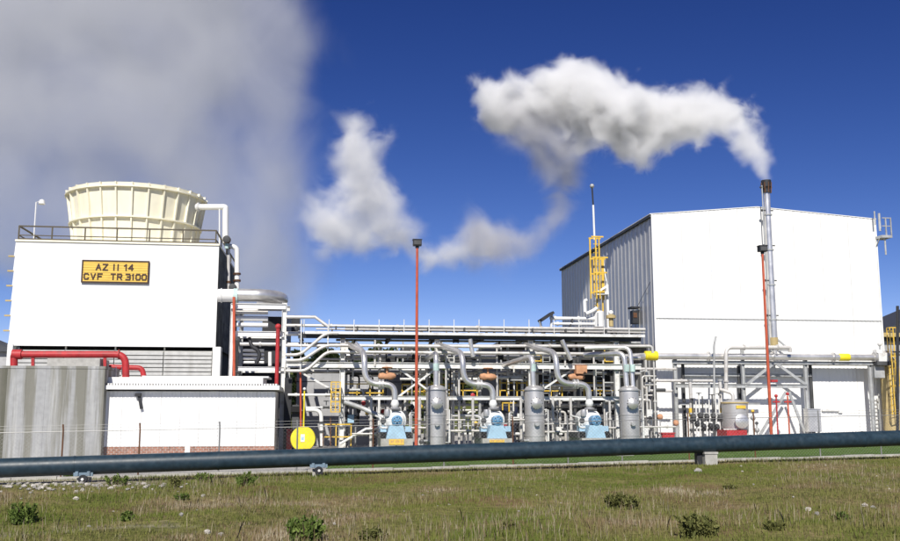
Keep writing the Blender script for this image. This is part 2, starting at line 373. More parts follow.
for (px, py, wpx) in ((830, 410.5, 17), (840, 412, 4)):
    MB().box(X_(px - wpx/2, py, YB), X_(px + wpx/2, py, YB), YB - .12, YB - .03, Z_(px, py + 1, YB), Z_(px, py - 1.2, YB)).build('wall_vent', M['steelw'], hall)
# dark floodlight on the side wall with its cable
fy = YB + 4.0; fx = hx0 - .1
lp = thing('wall_light', 'dark bulky wall light on the grey side wall of the hall', 'wall light', (fx - .3, fy, Z_(637, 315, 74)))
lz = Z_(637, 315, fy)
MB().box(fx - .55, fx, fy - .3, fy + .4, lz - .75, lz + .35).build('lamp_box', M['dark'], lp)
MB().box(fx - .5, fx - .2, fy - .36, fy - .31, lz - .25, lz + .15).build('lamp_cover', M['rust'] , lp)
MB().box(fx - .7, fx, fy - .5, fy + .5, lz + .52, lz + .66).build('hood', M['dark'], lp)
MB().tube([(fx - .1, fy, lz + .6), (fx - .05, YB + .6, Z_(652, 281, YB))], .02, 6).build('cable', M['dark'], lp)
# antenna platform at the top right corner
ap = thing('antenna_platform', 'small grey antenna bracket platform at the hall roof corner', 'platform', (hx1, YB, Z_(880, 240, YB)))
a0 = P(876, 214, YB - .3); 
b = MB(); xa, xb = X_(875.5, 238, YB), X_(885.5, 238, YB); za, zb = Z_(880, 239.5, YB), Z_(880, 237, YB)
b.box(xa, xb, YB - .9, YB + .3, za, zb).build('platform_deck', M['steelg'], ap)
for px in (880, 885):
    xx = X_(px, 230, YB); MB().bar((xx, YB - .85, za), (xx, YB - .85, Z_(880, 219.5, YB)), .09).build('post', M['steelg'], ap)
for py in (220, 228): MB().bar((X_(876, py, YB), YB - .85, Z_(880, py, YB)), (xb, YB - .85, Z_(880, py, YB)), .07).build('rail', M['steelg'], ap)
MB().tube([(X_(871.5, 222, YB), YB - .5, Z_(872, 226, YB)), (X_(871.5, 222, YB), YB - .5, Z_(872, 212.5, YB))], .06, 8).build('antenna', M['steelg'], ap)
MB().tube([(X_(876, 222, YB), YB - .5, Z_(872, 232, YB)), (X_(876, 222, YB), YB - .5, Z_(872, 214.5, YB))], .10, 8).build('antenna', M['steelg'], ap)
MB().tube([(X_(881, 245, YB), YB - .6, Z_(881, 256, YB)), (X_(881, 245, YB), YB - .6, za)], .07, 8).build('antenna', M['steelg'], ap)
MB().bar((xa, YB - .6, za), (hx1, YB, Z_(880, 247, YB)), .07).build('brace', M['steelg'], ap)

# ---------------------------------------------------------------- left: the cooling tower
YT = 64.0
tx0, tx1 = X_(12.5, 290, YT), X_(217.5, 290, YT); ztop = Z_(117, 243.5, YT); zlou = Z_(117, 346.5, YT); DT = 14.5
tw = thing('cooling_tower', 'white boxy cooling tower with ribbed cream fan stack and railed roof', 'cooling tower', (tx0, YT, gz(tx0)))
nsh = 7
for i in range(nsh):
    z0 = zlou + (ztop - zlou) * i / nsh; z1 = zlou + (ztop - zlou) * (i + 1) / nsh
    for ax in range(3):
        b = MB()
        if ax == 0: vs = [(tx0, YT - .002, z0), (tx1, YT - .002, z0), (tx1, YT + .004, z1 - .004), (tx0, YT + .004, z1 - .004)]
        elif ax == 1: vs = [(tx1 + .012, YT + .01, z0), (tx1 + .012, YT + DT, z0), (tx1, YT + DT, z1 - .004), (tx1, YT + .01, z1 - .004)]
        else: vs = [(tx0 - .05, YT + DT, z0), (tx0 - .05, YT, z0), (tx0 + .01, YT, z1 - .01), (tx0 + .01, YT + DT, z1 - .01)]
        n = (Vector(vs[1]) - Vector(vs[0])).cross(Vector(vs[3]) - Vector(vs[0])).normalized() * -.04
        b.add(vs + [tuple(Vector(v) + n) for v in vs], [(0,1,2,3),(4,7,6,5),(0,4,5,1),(1,5,6,2),(2,6,7,3),(3,7,4,0)])
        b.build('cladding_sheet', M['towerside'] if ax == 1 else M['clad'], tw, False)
    if i: MB().bar((tx0 - .42, YT + .12, z0), (tx0 - .02, YT + .12, z0), .1, .14).build('bracket', M['tan'], tw)
MB().box(tx0 - .03, tx1 + .03, YT - .08, YT + DT, ztop, ztop + .12).build('roof', M['cream'], tw)
MB().box(tx0 + .2, tx1 - .2, YT + 1.6, YT + DT - .2, .0, zlou + .1).build('fill', M['black'], tw)
xls0, xls1 = X_(13, 360, YT), X_(212, 360, YT); zl0 = Z_(110, 378, YT)
nsl = 7
for i in range(nsl):
    zc = zlou - .28 - (zlou - zl0 - .2) * i / nsl
    for k in range(4):
        a = xls0 + (xls1 - xls0) * k / 4 + .03; c = xls0 + (xls1 - xls0) * (k + 1) / 4 - .03
        b = MB(); b.add([(a, YT + .02, zc - .26), (c, YT + .02, zc - .26), (c, YT + .28, zc), (a, YT + .28, zc), (a, YT + .02, zc - .08), (c, YT + .02, zc - .08), (c, YT + .28, zc + .04), (a, YT + .28, zc + .04)],
            [(0,3,2,1),(4,5,6,7),(0,1,5,4),(1,2,6,5),(2,3,7,6),(3,0,4,7)]); b.build('louvre', M['louvre'], tw, False)
for k in range(5):
    x = xls0 + (xls1 - xls0) * k / 4; MB().box(x - .04, x + .04, YT + .3, YT + .45, 0, zlou).build('louvre_post', M['cream'], tw)
MB().box(X_(212.6, 360, YT), X_(220.5, 360, YT), YT - .12, YT + .9, 0, Z_(216, 347, YT)).build('corner_panel', M['white'], tw)
MB().box(X_(7, 360, YT), X_(12.4, 360, YT), YT - .1, YT + .9, 0, Z_(10, 344, YT)).build('corner_panel', M['white'], tw)
# fan stack
fcx = X_(137, 215, YT + 7.6); fcy = YT + 7.6; Rt = (X_(203.5, 196, fcy) - X_(68.5, 196, fcy)) / 2
zst = Z_(136, 182.0, fcy - Rt); zb_ = ztop + .1; Hs = zst - zb_
def rad(t): return Rt * (.865 + .135 * t ** 1.35)
stk = MB(); NS = 96; K = 10
prof = [(rad(i / K), zb_ + Hs * i / K) for i in range(K + 1)] + [(rad(1) - .09, zst), (rad(.0) - .09, zb_)]
st = thing('fan_stack', None, None); st.location = (0, 0, 0)
bpy.data.objects.remove(st)
b = MB()
for r_, z in prof:
    for j in range(NS): t = 2*math.pi*j/NS; b.v.append((fcx + r_*math.cos(t), fcy + r_*math.sin(t), z))
b.f = [(i*NS+j, i*NS+(j+1)%NS, (i+1)*NS+(j+1)%NS, (i+1)*NS+j) for i in range(len(prof)-1) for j in range(NS)]; b.mi = [0]*len(b.f)
stack = b.build('fan_stack', M['cream'], tw)
nrib = 28
for j in range(nrib):
    t = 2*math.pi*(j + .5)/nrib; u = Vector((math.cos(t), math.sin(t), 0)); s_ = Vector((-u.y, u.x, 0)) * .05
    b = MB(); vs = []
    for i in range(K + 1):
        z = zb_ + Hs * i / K; r_ = rad(i / K)
        for o in (.0, .2):
            for sg in (-1, 1): p = Vector((fcx, fcy, z)) + u * (r_ - .02 + o) + s_ * sg; vs.append(p)
    fs = []
    for i in range(K):
        o = i*4; q_ = o + 4; fs += [(o+2, o+3, q_+3, q_+2), (o, o+2, q_+2, q_), (o+3, o+1, q_+1, q_+3)]
    fs.append((K*4, K*4+2, K*4+3, K*4+1)); b.add(vs, fs); b.build('rib', M['cream'], stack, False)
for t_ in (.50, .94):
    z = zb_ + Hs * t_; r_ = rad(t_)
    b = MB()
    for (rr, zz) in ((r_ - .01, z - .05), (r_ + .24, z - .05), (r_ + .24, z + .05), (r_ - .01, z + .05)):
        for j in range(NS): t = 2*math.pi*j/NS; b.v.append((fcx + rr*math.cos(t), fcy + rr*math.sin(t), zz))
    b.f = [(i*NS+j, i*NS+(j+1)%NS, (i+1)*NS+(j+1)%NS, (i+1)*NS+j) for i in range(3) for j in range(NS)]; b.mi = [0]*len(b.f)
    b.build('ring', M['cream'], stack)
# roof rail
rail = thing('guard_rail', 'brown tube railing along the cooling tower roof edge', 'railing', (tx0, YT, ztop + .12))
zt_, zm_ = Z_(117, 228, YT), Z_(117, 237, YT)
pxs = [18.7, 52, 85, 117, 149.5, 183, 216]
for px in pxs:
    x = X_(px, 236, YT + .1); MB().bar((x, YT + .1, ztop + .1), (x, YT + .1, zt_), .08).build('post', M['brownrail'], rail)
for i in range(1, 5):
    for x in (X_(18.7, 236, YT + .1), X_(216, 236, YT + .1)): MB().bar((x, YT + .1 + i*3.4, ztop + .1), (x, YT + .1 + i*3.4, zt_), .08).build('post', M['brownrail'], rail)
for z, s_ in ((zt_, .09), (zm_, .06), (ztop + .18, .1)):
    xa, xb = X_(18.7, 236, YT + .1), X_(216, 236, YT + .1)
    MB().bar((xa, YT + .1, z), (xb, YT + .1, z), s_).build('rail', M['brownrail'], rail)
    for x in (xa, xb): MB().bar((x, YT + .1, z), (x, YT + 13.8, z), s_).build('rail', M['brownrail'], rail)
# sign
zs0, zs1 = Z_(116, 283, YT), Z_(116, 261, YT); sx0, sx1 = X_(82, 272, YT), X_(149.5, 272, YT)
sg = thing('sign_board', 'yellow ribbed sign board reading AZ II 14 CVF TR 3100', 'sign', ((sx0 + sx1)/2, YT, zs0))
b = MB(); k = 9
for i in range(k):
    z0 = zs0 + (zs1 - zs0)*i/k; z1 = zs0 + (zs1 - zs0)*(i+1)/k
    MB().box(sx0 + .03, sx1 - .03, YT - .13, YT - .07, z0 + .008, z1 - .008).build('slat', M['signy'], sg)
fw = .09
MB().box(sx0, sx1, YT - .16, YT - .06, zs1 - fw + .02, zs1 + .02).build('frame_bar', M['letter'], sg)
MB().box(sx0, sx1, YT - .16, YT - .06, zs0 - .02, zs0 + fw - .02).build('frame_bar', M['letter'], sg)
MB().box(sx0 - .001, sx0 + fw, YT - .158, YT - .06, zs0 + fw - .02, zs1 - fw + .02).build('frame_bar', M['letter'], sg)
MB().box(sx1 - fw, sx1 + .001, YT - .158, YT - .06, zs0 + fw - .02, zs1 - fw + .02).build('frame_bar', M['letter'], sg)
H_ = zs1 - zs0; W_ = sx1 - sx0
def fx(u): return sx0 + W_ * u
r1 = (zs0 + H_*.54, zs0 + H_*.85); r2 = (zs0 + H_*.12, zs0 + H_*.42)
STROKE = {'A': [[(0,0),(.5,1),(1,0)],[(.2,.36),(.8,.36)]], 'Z': [[(0,1),(1,1),(0,0),(1,0)]], 'I': [[(.5,0),(.5,1)]], '1': [[(.15,.78),(.55,1),(.55,0)]], '4': [[(.75,0),(.75,1),(0,.32),(1,.32)]], 'C': [[(1,.8),(.8,1),(.2,1),(0,.8),(0,.2),(.2,0),(.8,0),(1,.2)]], 'V': [[(0,1),(.5,0),(1,1)]],
    'F': [[(0,0),(0,1),(1,1)],[(0,.52),(.8,.52)]], 'T': [[(0,1),(1,1)],[(.5,1),(.5,0)]], 'R': [[(0,0),(0,1),(.85,1),(1,.85),(1,.62),(.85,.5),(0,.5)],[(.45,.5),(1,0)]], '3': [[(0,1),(.85,1),(1,.85),(1,.62),(.85,.52),(.35,.52)],[(.85,.52),(1,.4),(1,.15),(.85,0),(0,0)]], '0': [[(.2,0),(.8,0),(1,.2),(1,.8),(.8,1),(.2,1),(0,.8),(0,.2),(.2,0)]]}
def letter(ch, u0, u1, z0, z1, k):
    wd = .085; b = MB(); x0, x1 = fx(u0) + wd/2, fx(u1) - wd/2
    n_ = 0
    for ln in STROKE[ch]:
        for p_, q_ in zip(ln[:-1], ln[1:]):
            A_ = Vector((x0 + (x1-x0)*p_[0], 0, z0 + wd/2 + (z1-z0-wd)*p_[1])); B_ = Vector((x0 + (x1-x0)*q_[0], 0, z0 + wd/2 + (z1-z0-wd)*q_[1])); d_ = (B_ - A_).normalized() * wd * .42
            y = YT - .148 - .0016*n_; n_ += 1; A_.y = B_.y = y; b.bar(A_ - d_, B_ + d_, wd, .02)
    b.build('letter', M['letter'], sg, False)
for ch, a in (('A', .205), ('Z', .305), ('I', .445), ('I', .505), ('1', .61), ('4', .685)): letter(ch, a + (.0 if ch != 'I' else 0), a + (.085 if ch != 'I' else .06), *r1, 0)
for ch, a in (('C', .035), ('V', .135), ('F', .235), ('T', .43), ('R', .525), ('3', .65), ('1', .74), ('0', .80), ('0', .89)): letter(ch, a, a + (.08 if ch != '1' else .05), *r2, 0)
# lamps on the tower roof
def roof_lamp(px, py0, py1, Y, label):
    t = thing('roof_lamp', label, 'lamp', P(px, py1, Y)); a = P(px, py1, Y); c = P(px, py0, Y); c.x = a.x
    MB().tube([a, c, c + Vector((.25, -.1, .02))], .04, 8).build('pole', M['white'], t)
    MB().lathe(c + Vector((.42, -.15, -.02)), [(.02, .2), (.16, .14), (.22, -.12), (.18, -.16)], 14).build('lamp_head', M['white'], t)
roof_lamp(33.5, 202, 242, YT + 2.2, 'white pole lamp on the tower roof left of the fan stack')
# dark roof at far left
b = MB(); p0, p1 = P(-14, 330, 70), P(12, 352, 70)
fr = thing('low_building', 'low dark sloped roof peeking out at the left frame edge', 'building', (p0.x, 70, gz(p0.x)))
MB().box(p0.x - 9, p1.x, 70, 74, 0, p1.z).build('wall', M['greywall'], fr)
b = MB(); b.add([(p0.x - 9, 69.6, p0.z + 3), (p1.x + .3, 69.6, p1.z + .1), (p1.x + .3, 74.4, p1.z + .1), (p0.x - 9, 74.4, p0.z + 3), (p0.x - 9, 69.6, p1.z), (p1.x + .3, 69.6, p1.z), (p1.x + .3, 74.4, p1.z), (p0.x - 9, 74.4, p1.z)],
   [(0,1,2,3),(4,7,6,5),(0,4,5,1),(1,5,6,2),(2,6,7,3),(3,7,4,0)]); b.build('roof', M['roofdark'], fr)

# ---------------------------------------------------------------- concrete block and annex
def concrete_panels(name, base, stain, amt):
    """board-marked concrete: fine relief, pale run marks and wide mossy run stains from the coping down"""
    m = mat(name, base, .9, var=.10, scale=3.0, bump=.25, dirt=(.50, .50, .48), dirt_amt=.7, streak=2.2)
    t = m.node_tree; b = t.nodes['Principled BSDF']; src = b.inputs['Base Color'].links[0].from_socket
    geo = t.nodes.new('ShaderNodeNewGeometry'); mp = t.nodes.new('ShaderNodeMapping'); mp.inputs['Scale'].default_value = (1.0, 1.0, .045); mp.inputs['Location'].default_value = (3.1, 0, 0)
    n = t.nodes.new('ShaderNodeTexNoise'); n.inputs['Scale'].default_value = 1.0; n.inputs['Detail'].default_value = 7; n.inputs['Roughness'].default_value = .62
    t.links.new(geo.outputs['Position'], mp.inputs['Vector']); t.links.new(mp.outputs['Vector'], n.inputs['Vector'])
    r = t.nodes.new('ShaderNodeValToRGB'); r.color_ramp.elements[0].position = .47; r.color_ramp.elements[1].position = .56; r.color_ramp.elements[0].color = (0, 0, 0, 1); r.color_ramp.elements[1].color = (amt,) * 3 + (1,)
    t.links.new(n.outputs['Fac'], r.inputs['Fac'])
    mx = t.nodes.new('ShaderNodeMixRGB'); mx.inputs['Color2'].default_value = stain + (1,)
    t.links.new(r.outputs['Color'], mx.inputs['Fac']); t.links.new(src, mx.inputs['Color1']); t.links.new(mx.outputs['Color'], b.inputs['Base Color'])
    return m
M['cblock'] = concrete_panels('board_marked_concrete', (.33, .335, .335), (.16, .155, .12), .8)
M['cdark'] = concrete_panels('dark_concrete', (.15, .145, .12), (.10, .10, .075), .9)  # darker tone for the leftmost basin panel
YC = 56.0
cbx0, cbx1 = X_(-30, 410, YC), X_(103, 410, YC); cz = Z_(50, 366, YC)
cb = thing('concrete_basin', 'streaked grey concrete basin wall in front of the tower', 'basin', (cbx0, YC, gz(cbx0)))
edges = [-30, 5, 24, 44, 64, 84, 103]
for i in range(6):
    a, c = X_(edges[i], 410, YC), X_(edges[i+1], 410, YC)
    MB().box(a + .003, c - (.003 if i < 5 else 0), YC, YC + .35, -.3, cz - .15).build('concrete_panel', M['cdark'] if i in (0,) else M['cblock'], cb)
MB().box(cbx0, cbx1 - .01, YC + .37, YC + 3.9, -.3, cz - .16).build('basin_body', M['cblock'], cb)
MB().box(cbx0, cbx1 + .03, YC - .03, YC + 3.92, cz - .147, cz).build('coping', M['cblock'], cb)
p0, p1 = P(47, 365, YC + .8), P(100, 358.5, YC + .8)
MB().box(p0.x, p1.x, YC + .8, YC + 3.2, cz + .003, p1.z).build('upstand', M['concrete'], cb)
YA = 56.75
ax0, ax1 = X_(102, 420, YA), X_(275, 420, YA); az = Z_(190, 391.5, YA)
an = thing('annex_shed', 'low white annex with flat corrugated canopy and brick base', 'building', (ax0, YA, gz(ax0)))
zbr = Z_(190, 446.5, YA)
npn = 9
for i in range(npn):
    a = ax0 + (ax1 - ax0)*i/npn; c = ax0 + (ax1 - ax0)*(i+1)/npn
    corr_front(a + .004, c - .004, lambda x: zbr, lambda x: az, YA, .22, .02).build('wall_panel', M['clad'], an, False)
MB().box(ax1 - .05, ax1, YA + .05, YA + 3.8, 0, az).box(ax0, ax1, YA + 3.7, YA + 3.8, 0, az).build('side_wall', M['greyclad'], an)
b = MB(); bh = .12; rows = int((zbr + .1) / bh)
for r_ in range(rows + 1):
    x = ax0 + (0 if r_ % 2 else -.15)
    while x < ax1 - .05:
        z1 = zbr - .02 - r_*bh
        if x > ax0 - .01: b.box(x, min(x + .27, ax1), YA + .0, YA + .1, z1 - bh + .028, z1)
        x += .30
MB().box(ax0, ax1, YA + .015, YA + .2, -.2, zbr - .01).build('mortar_bed', M['mortar'], an)
tag(b.build('brickwork', M['brick'], an, False), kind='stuff')
for px in (187.5,):
    x = X_(px, 450, YA); MB().box(x - .14, x + .14, YA - .03, YA + .11, -.2, zbr - .005).build('pier', M['white'], an)
x1r = X_(279.5, 385, YA - .5); x0r = X_(103, 385, YA - .5)
zr0, zr1 = Z_(190, 390, YA - .5), Z_(190, 387, YA - .5)
MB().box(x0r, x1r, YA - .5, YA + 6.2, zr0 + .02, zr1 + .08).build('canopy', M['white'], an)
zr2 = Z_(190, 383.5, YA - .35); zr3 = Z_(190, 377.5, YA + .2)
b = MB(); n_ = 60
for i in range(n_):
    a = x0r + .2 + (x1r - x0r - .3) * i / n_; b.box(a, a + (x1r - x0r) / n_ * .62, YA - .35, YA + 6.1, zr1 + .083, zr2)
tag(b.build('corrugation', M['steelw'], an), kind='stuff')
MB().box(x0r + .1, x1r - 1.0, YA + .2, YA + 3.8, zr2 + .004, zr3).build('parapet', M['white'], an)
MB().box(X_(140, 382, YA), X_(268, 382, YA), YA + .5, YA + 3.7, zr3 + .003, Z_(200, 376, YA + .5)).build('roof_cap', M['steelw'], an)
p = P(139, 395, YA - .15)
wl = thing('wall_lamp', 'small black bulkhead lamp under the annex canopy', 'wall lamp', p)
MB().bar(p, P(141.5, 409, YA - .15), .16, .12).build('lamp_body', M['dark'], wl)
MB().box(p.x - .2, p.x + .12, YA - .3, YA - .03, p.z - .08, p.z + .1).build('lamp_bracket', M['dark'], wl)

# red fire main over the basin
def pipe(name, label, cat, pts, r, m, flanges=(), fm=None, group=None, rad=None, n=12, kind=None):
    path = fillet(pts, rad) if rad else [Vector(q) for q in pts]
    o = MB().tube(path, r, n).build(name, m); tag(o, label, cat, group, kind)
    for (i, f) in flanges:
        a, c = Vector(pts[i]), Vector(pts[i+1]); d = (c - a).normalized(); p = a + (c - a) * f
        MB().tube([p - d*.06, p - d*.012], r*1.5, 16).tube([p + d*.012, p + d*.06], r*1.5, 16).build('flange', fm or m, o)
    return o
zf = Z_(70, 355, YC + 1.2)
rp = thing('fire_pipe', 'thick red fire main running over the concrete basin and turning down', 'pipe', P(60, 366, YC + 1.2))
yq = YC + 1.4
MB().tube(fillet([P(14, 368, yq), P(14, 356, yq), P(16, 354.5, yq), P(125.5, 354.5, yq), P(126, 388, yq)], .6, 6), .205, 16).build('pipe_run', M['red'], rp)
MB().tube([P(12.5, 354.5, yq), P(22, 354.5, yq)], .29, 18).build('valve_body', M['red'], rp)
for px in (33, 105):
    MB().bar(P(px, 355, yq), P(px, 368, yq), .16).build('support', M['red'], rp)
for px in (20, 119): MB().tube([P(px - .5, 354.5, yq), P(px + .5, 354.5, yq)], .28, 18).build('flange', M['red'], rp)
MB().tube(fillet([P(105, 367, yq + 2.2), P(142, 368, yq + 2.2), P(144, 377, yq + 2.2)], .5, 5), .16, 12).build('branch', M['red'], rp)
for px in (116, 122):
    MB().bar(P(px, 367, yq + 1), P(px, 384, yq + 1), .06).build('stanchion', M['pipew'], rp)
# ---------------------------------------------------------------- process plant between the buildings
def H(px0, px1, py, Y, jog=None):
    """two ends of a level run seen at height py between px0 and px1"""
    z = P((px0 + px1) / 2, py, Y).z; return [(X_(px0, py, Y), Y, z), (X_(px1, py, Y), Y, z)]
def column(parent, px, py0, py1, Y, wd, m, name='column'):
    x = X_(px, (py0 + min(py1, 440)) / 2, Y); z0 = -.2 if py1 >= 440 else Z_(px, py1, Y)
    o = MB().ibeam((x, Y, z0), (x, Y, Z_(px, py0, Y)), wd, wd * .95).build(name, m, parent, False)
    if py1 >= 440: MB().box(x - wd*.8, x + wd*.8, Y - wd*.8, Y + wd*.8, -.2, gz(x) + .12).build('base_plate', M['concrete'], parent)
    return o
def beam(parent, px0, px1, py, Y, h, m, name='beam', wd=None):
    a, c = H(px0, px1, py, Y); return MB().ibeam(a, c, h, wd or h * .6).build(name, m, parent, False)
YR, YR2 = 61.0, 66.0       # front and rear frame of the pipe rack
rack = thing('pipe_rack', 'long white steel pipe rack between cooling tower and hall', 'pipe rack', (X_(342, 440, YR), YR, 0))
for px in (342, 437, 531, 617): column(rack, px, 338, 445, YR, .32, M['steelw'])
for px in (345, 440, 533, 618): column(rack, px, 340, 445, YR2, .32, M['steelw'])
for y_, m_ in ((YR - .02, 'steelw'), (YR2, 'steelw')):
    beam(rack, 286, 641, 365.8, y_ - .2, .36, M[m_]); beam(rack, 300, 641, 337.4, y_ - .2, .30, M['darkgrey'])
beam(rack, 330, 641, 398.2, YR - .2, .24, M['steelw']); beam(rack, 330, 641, 398.6, YR2 - .2, .24, M['steelw'])
for px in (300, 342, 390, 437, 484, 531, 575, 617, 640):
    x = X_(px, 366, YR)
    for py, h in ((337.4, .28), (366, .3)):
        z = Z_(px, py, YR); MB().ibeam((x, YR, z), (x, YR2, z), h, .2).build('cross_beam', M['steelw' if py > 350 else 'darkgrey'], rack, False)
for (a, c) in (((398, 368), (437, 397)), ((437, 368), (398, 397)), ((531, 397), (575, 368)), ((345, 397), (300, 372))):
    MB().bar(P(*a, YR + .1), P(*c, YR + .1), .12).build('brace', M['steelw'], rack)
# walkway on top
wk = thing('walkway', 'white grating walkway with thin stanchions on top of the pipe rack', 'walkway', P(300, 336, YR))
za_, zb2 = Z_(470, 335.5, YR - .6), Z_(470, 332.8, YR - .6)
xa, xb = X_(305, 334, YR - .6), X_(645, 334, YR - .6)
MB().box(xa, xb, YR - .6, YR - .54, za_, zb2).build('toe_plate', M['steelw'], wk)
n_ = 12
for i in range(n_):
    a = xa + (xb - xa)*i/n_; c = xa + (xb - xa)*(i+1)/n_ - .02; MB().box(a, c, YR - .52, YR + 2.6, za_ + .02, za_ + .1).build('grating', M['darkgrey'], wk)
pxs = list(range(304, 642, 25))
for px in pxs:
    x = X_(px, 326, YR - .5); MB().bar((x, YR - .5, za_), (x, YR - .5, Z_(px, 319.5, YR - .5)), .045).build('stanchion', M['steelw'], wk)
def run(px0, px1, py, Y, dpx, m, label, fl=(), name='process_pipe', group=None):
    r = dpx / 2 * Y / FPX * 1.0
    py0_ = py
    o = pipe(name, label, 'pipe', H(px0, px1, py, Y), r, M[m], [(0, f) for f in fl], group=group)
    a, c = (Vector(q) for q in H(px0, px1, py, Y)); L_ = (c - a).length; rr = random.Random(int(px0*7 + py*13))
    x = rr.uniform(.6, 1.6)
    while x < L_ - .5:
        p = a + (c - a) * (x / L_); k = rr.random()
        if k < .45 or py0_ < 336: MB().box(p.x - .05, p.x + .05, Y - r - .03, Y + r + .03, p.z - r - .16, p.z - r*.2).build('pipe_shoe', M['darkgrey'], o, False)
        elif k < .75:
            b = MB().lathe(p, [(r*1.02, -.22), (r*1.7, -.2), (r*1.7, -.12), (r*1.25, -.1), (r*1.35, 0), (r*1.25, .1), (r*1.7, .12), (r*1.7, .2), (r*1.02, .22)], 12, axis='x').build('valve_body', M['darkgrey' if k < .6 else 'vessel'], o)
            MB().tube([p + Vector((0, 0, r)), p + Vector((0, 0, r + .34))], .03, 6).build('valve_stem', M['steelg'], o); MB().lathe(p + Vector((0, 0, r + .34)), [(.03, -.02), (.17, -.02), (.19, 0), (.17, .02), (.03, .03)], 12).build('hand_wheel', M['dark' if k < .65 else 'red'], o)
        else:
            h_ = rr.uniform(.4, 1.1); MB().tube([p, p - Vector((0, 0, h_))], .035, 6).build('drip_leg', M['steelw'], o); MB().ball(p - Vector((0, 0, h_*.7)), .085, 8).build('drain_valve', M['darkgrey'], o)
        x += rr.uniform(1.2, 3.2)
    return o
run(286, 645, 327.4, YR - .3, 3.0, 'pipew', 'topmost white pipe running along the front of the pipe rack', (.12, .3, .52, .7, .9))
run(316, 645, 330.8, YR + .6, 1.5, 'pipew', 'slim pipe tucked just below the topmost rack pipe', (.2, .6))
run(286, 330, 334, YR + .3, 4.2, 'steelw', 'short thick white header beside the steel frame at the rack end', (.3,))
run(345, 640, 329.2, YR + 2.0, 4.2, 'jacket', 'silver pipe behind the topmost white rack pipe', (.2, .5, .8))
run(345, 640, 330, YR + 3.4, 5, 'pipew', 'thick pale pipe at the rear of the rack top', (.25, .66))
o = pipe('process_pipe', 'thin pipe handrail stepping down to the rack at its left end', 'pipe', [P(286, 317, YR - .4), P(315, 317, YR - .4), P(328, 326.5, YR - .4)], .10, M['pipew'])
pipe('process_pipe', 'white pipe at mid rack height bending down beside the hall corner', 'pipe', [P(286, 345.4, YR - .5), P(300, 345.6, YR - .5), P(652, 346.2, YR - .5), P(653, 353, YR - .5)], .095, M['pipew'], [(1, .1), (1, .4), (1, .7)], rad=.3)
def rake(y0, y1, x0, xm, xe, lab, Y):
    z0 = Z_(x0, y0, Y); z1 = Z_(450, y1, Y)
    pipe('process_pipe', lab, 'pipe', [(X_(286, y0, Y), Y, z0), (X_(x0, y0, Y), Y, z0), (X_(xm, y1, Y), Y, z1), (X_(xe, y1, Y), Y, z1)], .10, M['pipew'], [(2, .3), (2, .75)] if xe > 400 else (), rad=.4)
rake(355, 334.4, 300, 326, 338, 'uppermost of the three raked white pipes beside the steel frame', YR - .7)
rake(360.5, 346.4, 302, 325, 500, 'middle of the three raked white pipes beside the steel frame', YR - .75)
rake(371, 352.8, 306, 327, 602, 'lowest of the three raked white pipes continuing level along the rack', YR - .7)
run(316, 366, 359.3, YR + .4, 2.2, 'pipew', 'short pale pipe left of the first curved silver suction pipe', (.5,))
run(336, 640, 341.5, YR + 2.5, 2.4, 'steelg', 'grey pipe in the shade under the rack walkway', (.3, .7))
run(300, 640, 372.5, YR + 3.5, 3.4, 'pipew', 'pale pipe low in the rear of the rack', (.25, .5, .8))
run(345, 640, 357, YR + 4.2, 4.5, 'jacket', 'thick silver pipe running deep inside the rack', (.3, .6))
run(340, 640, 405, YR + 3.0, 2.6, 'pipew', 'pale pipe behind the blue pumps at low level', (.4, .7))
run(540, 612, 385.5, YR + 1.0, 3.0, 'pipew', 'short white pipe behind the third curved suction pipe', (.2,))
run(497, 522, 377.5, YR + .6, 3.2, 'pipew', 'short white pipe right of the second orange valve', (.2, .9))
run(400, 425, 371, YR + 1.4, 4, 'white', 'short white header behind the red lamp post', ())
run(400, 425, 379, YR + 1.4, 3.5, 'white', 'lower short white header behind the red lamp post', ())
# droppers and thin verticals inside the rack
vert = [(301, 320, 371, YR - .6, 1.2), (328, 326, 352, YR - .6, 1.2), (375, 340, 366, YR - .3, 2.2), (353, 340, 398, YR + 2, 1.6), (380, 347, 372, YR + 1, 2), (427, 345, 398, YR + 1, 2.2),
        (446, 345, 440, YR - .2, 2.0), (452, 352, 440, YR + 2, 2.0), (459, 365, 440, YR + .5, 2.4), (473, 398, 440, YR - .3, 2.6), (448, 398, 441, YR - .5, 2.2), (371, 398, 441, YR - .4, 3.0), (419.5, 398, 441, YR - .2, 3.2), (405, 398, 425, YR + 1, 2.6),
        (521, 398, 441, YR - .3, 2.8), (497, 347, 400, YR + .2, 2.0), (508, 345, 400, YR + 2.4, 2.6), (553, 398, 441, YR - .2, 3.0), (560, 398, 441, YR + 1, 2.0), (571, 398, 441, YR - .3, 3.0), (580, 345, 400, YR + 2, 2.4),
        (594, 345, 400, YR + .2, 2.0), (604, 352, 440, YR + .4, 1.8), (610, 398, 440, YR - .3, 2.4), (565, 345, 366, YR - .3, 2.0), (514, 366, 398, YR + .8, 1.6), (647, 360, 441, YR + 1.5, 2.2), (655, 362, 441, YR - .4, 2.0), (480, 345, 398, YR + 2.2, 2.4), (390, 398, 412, YR + 2.5, 2.2)]
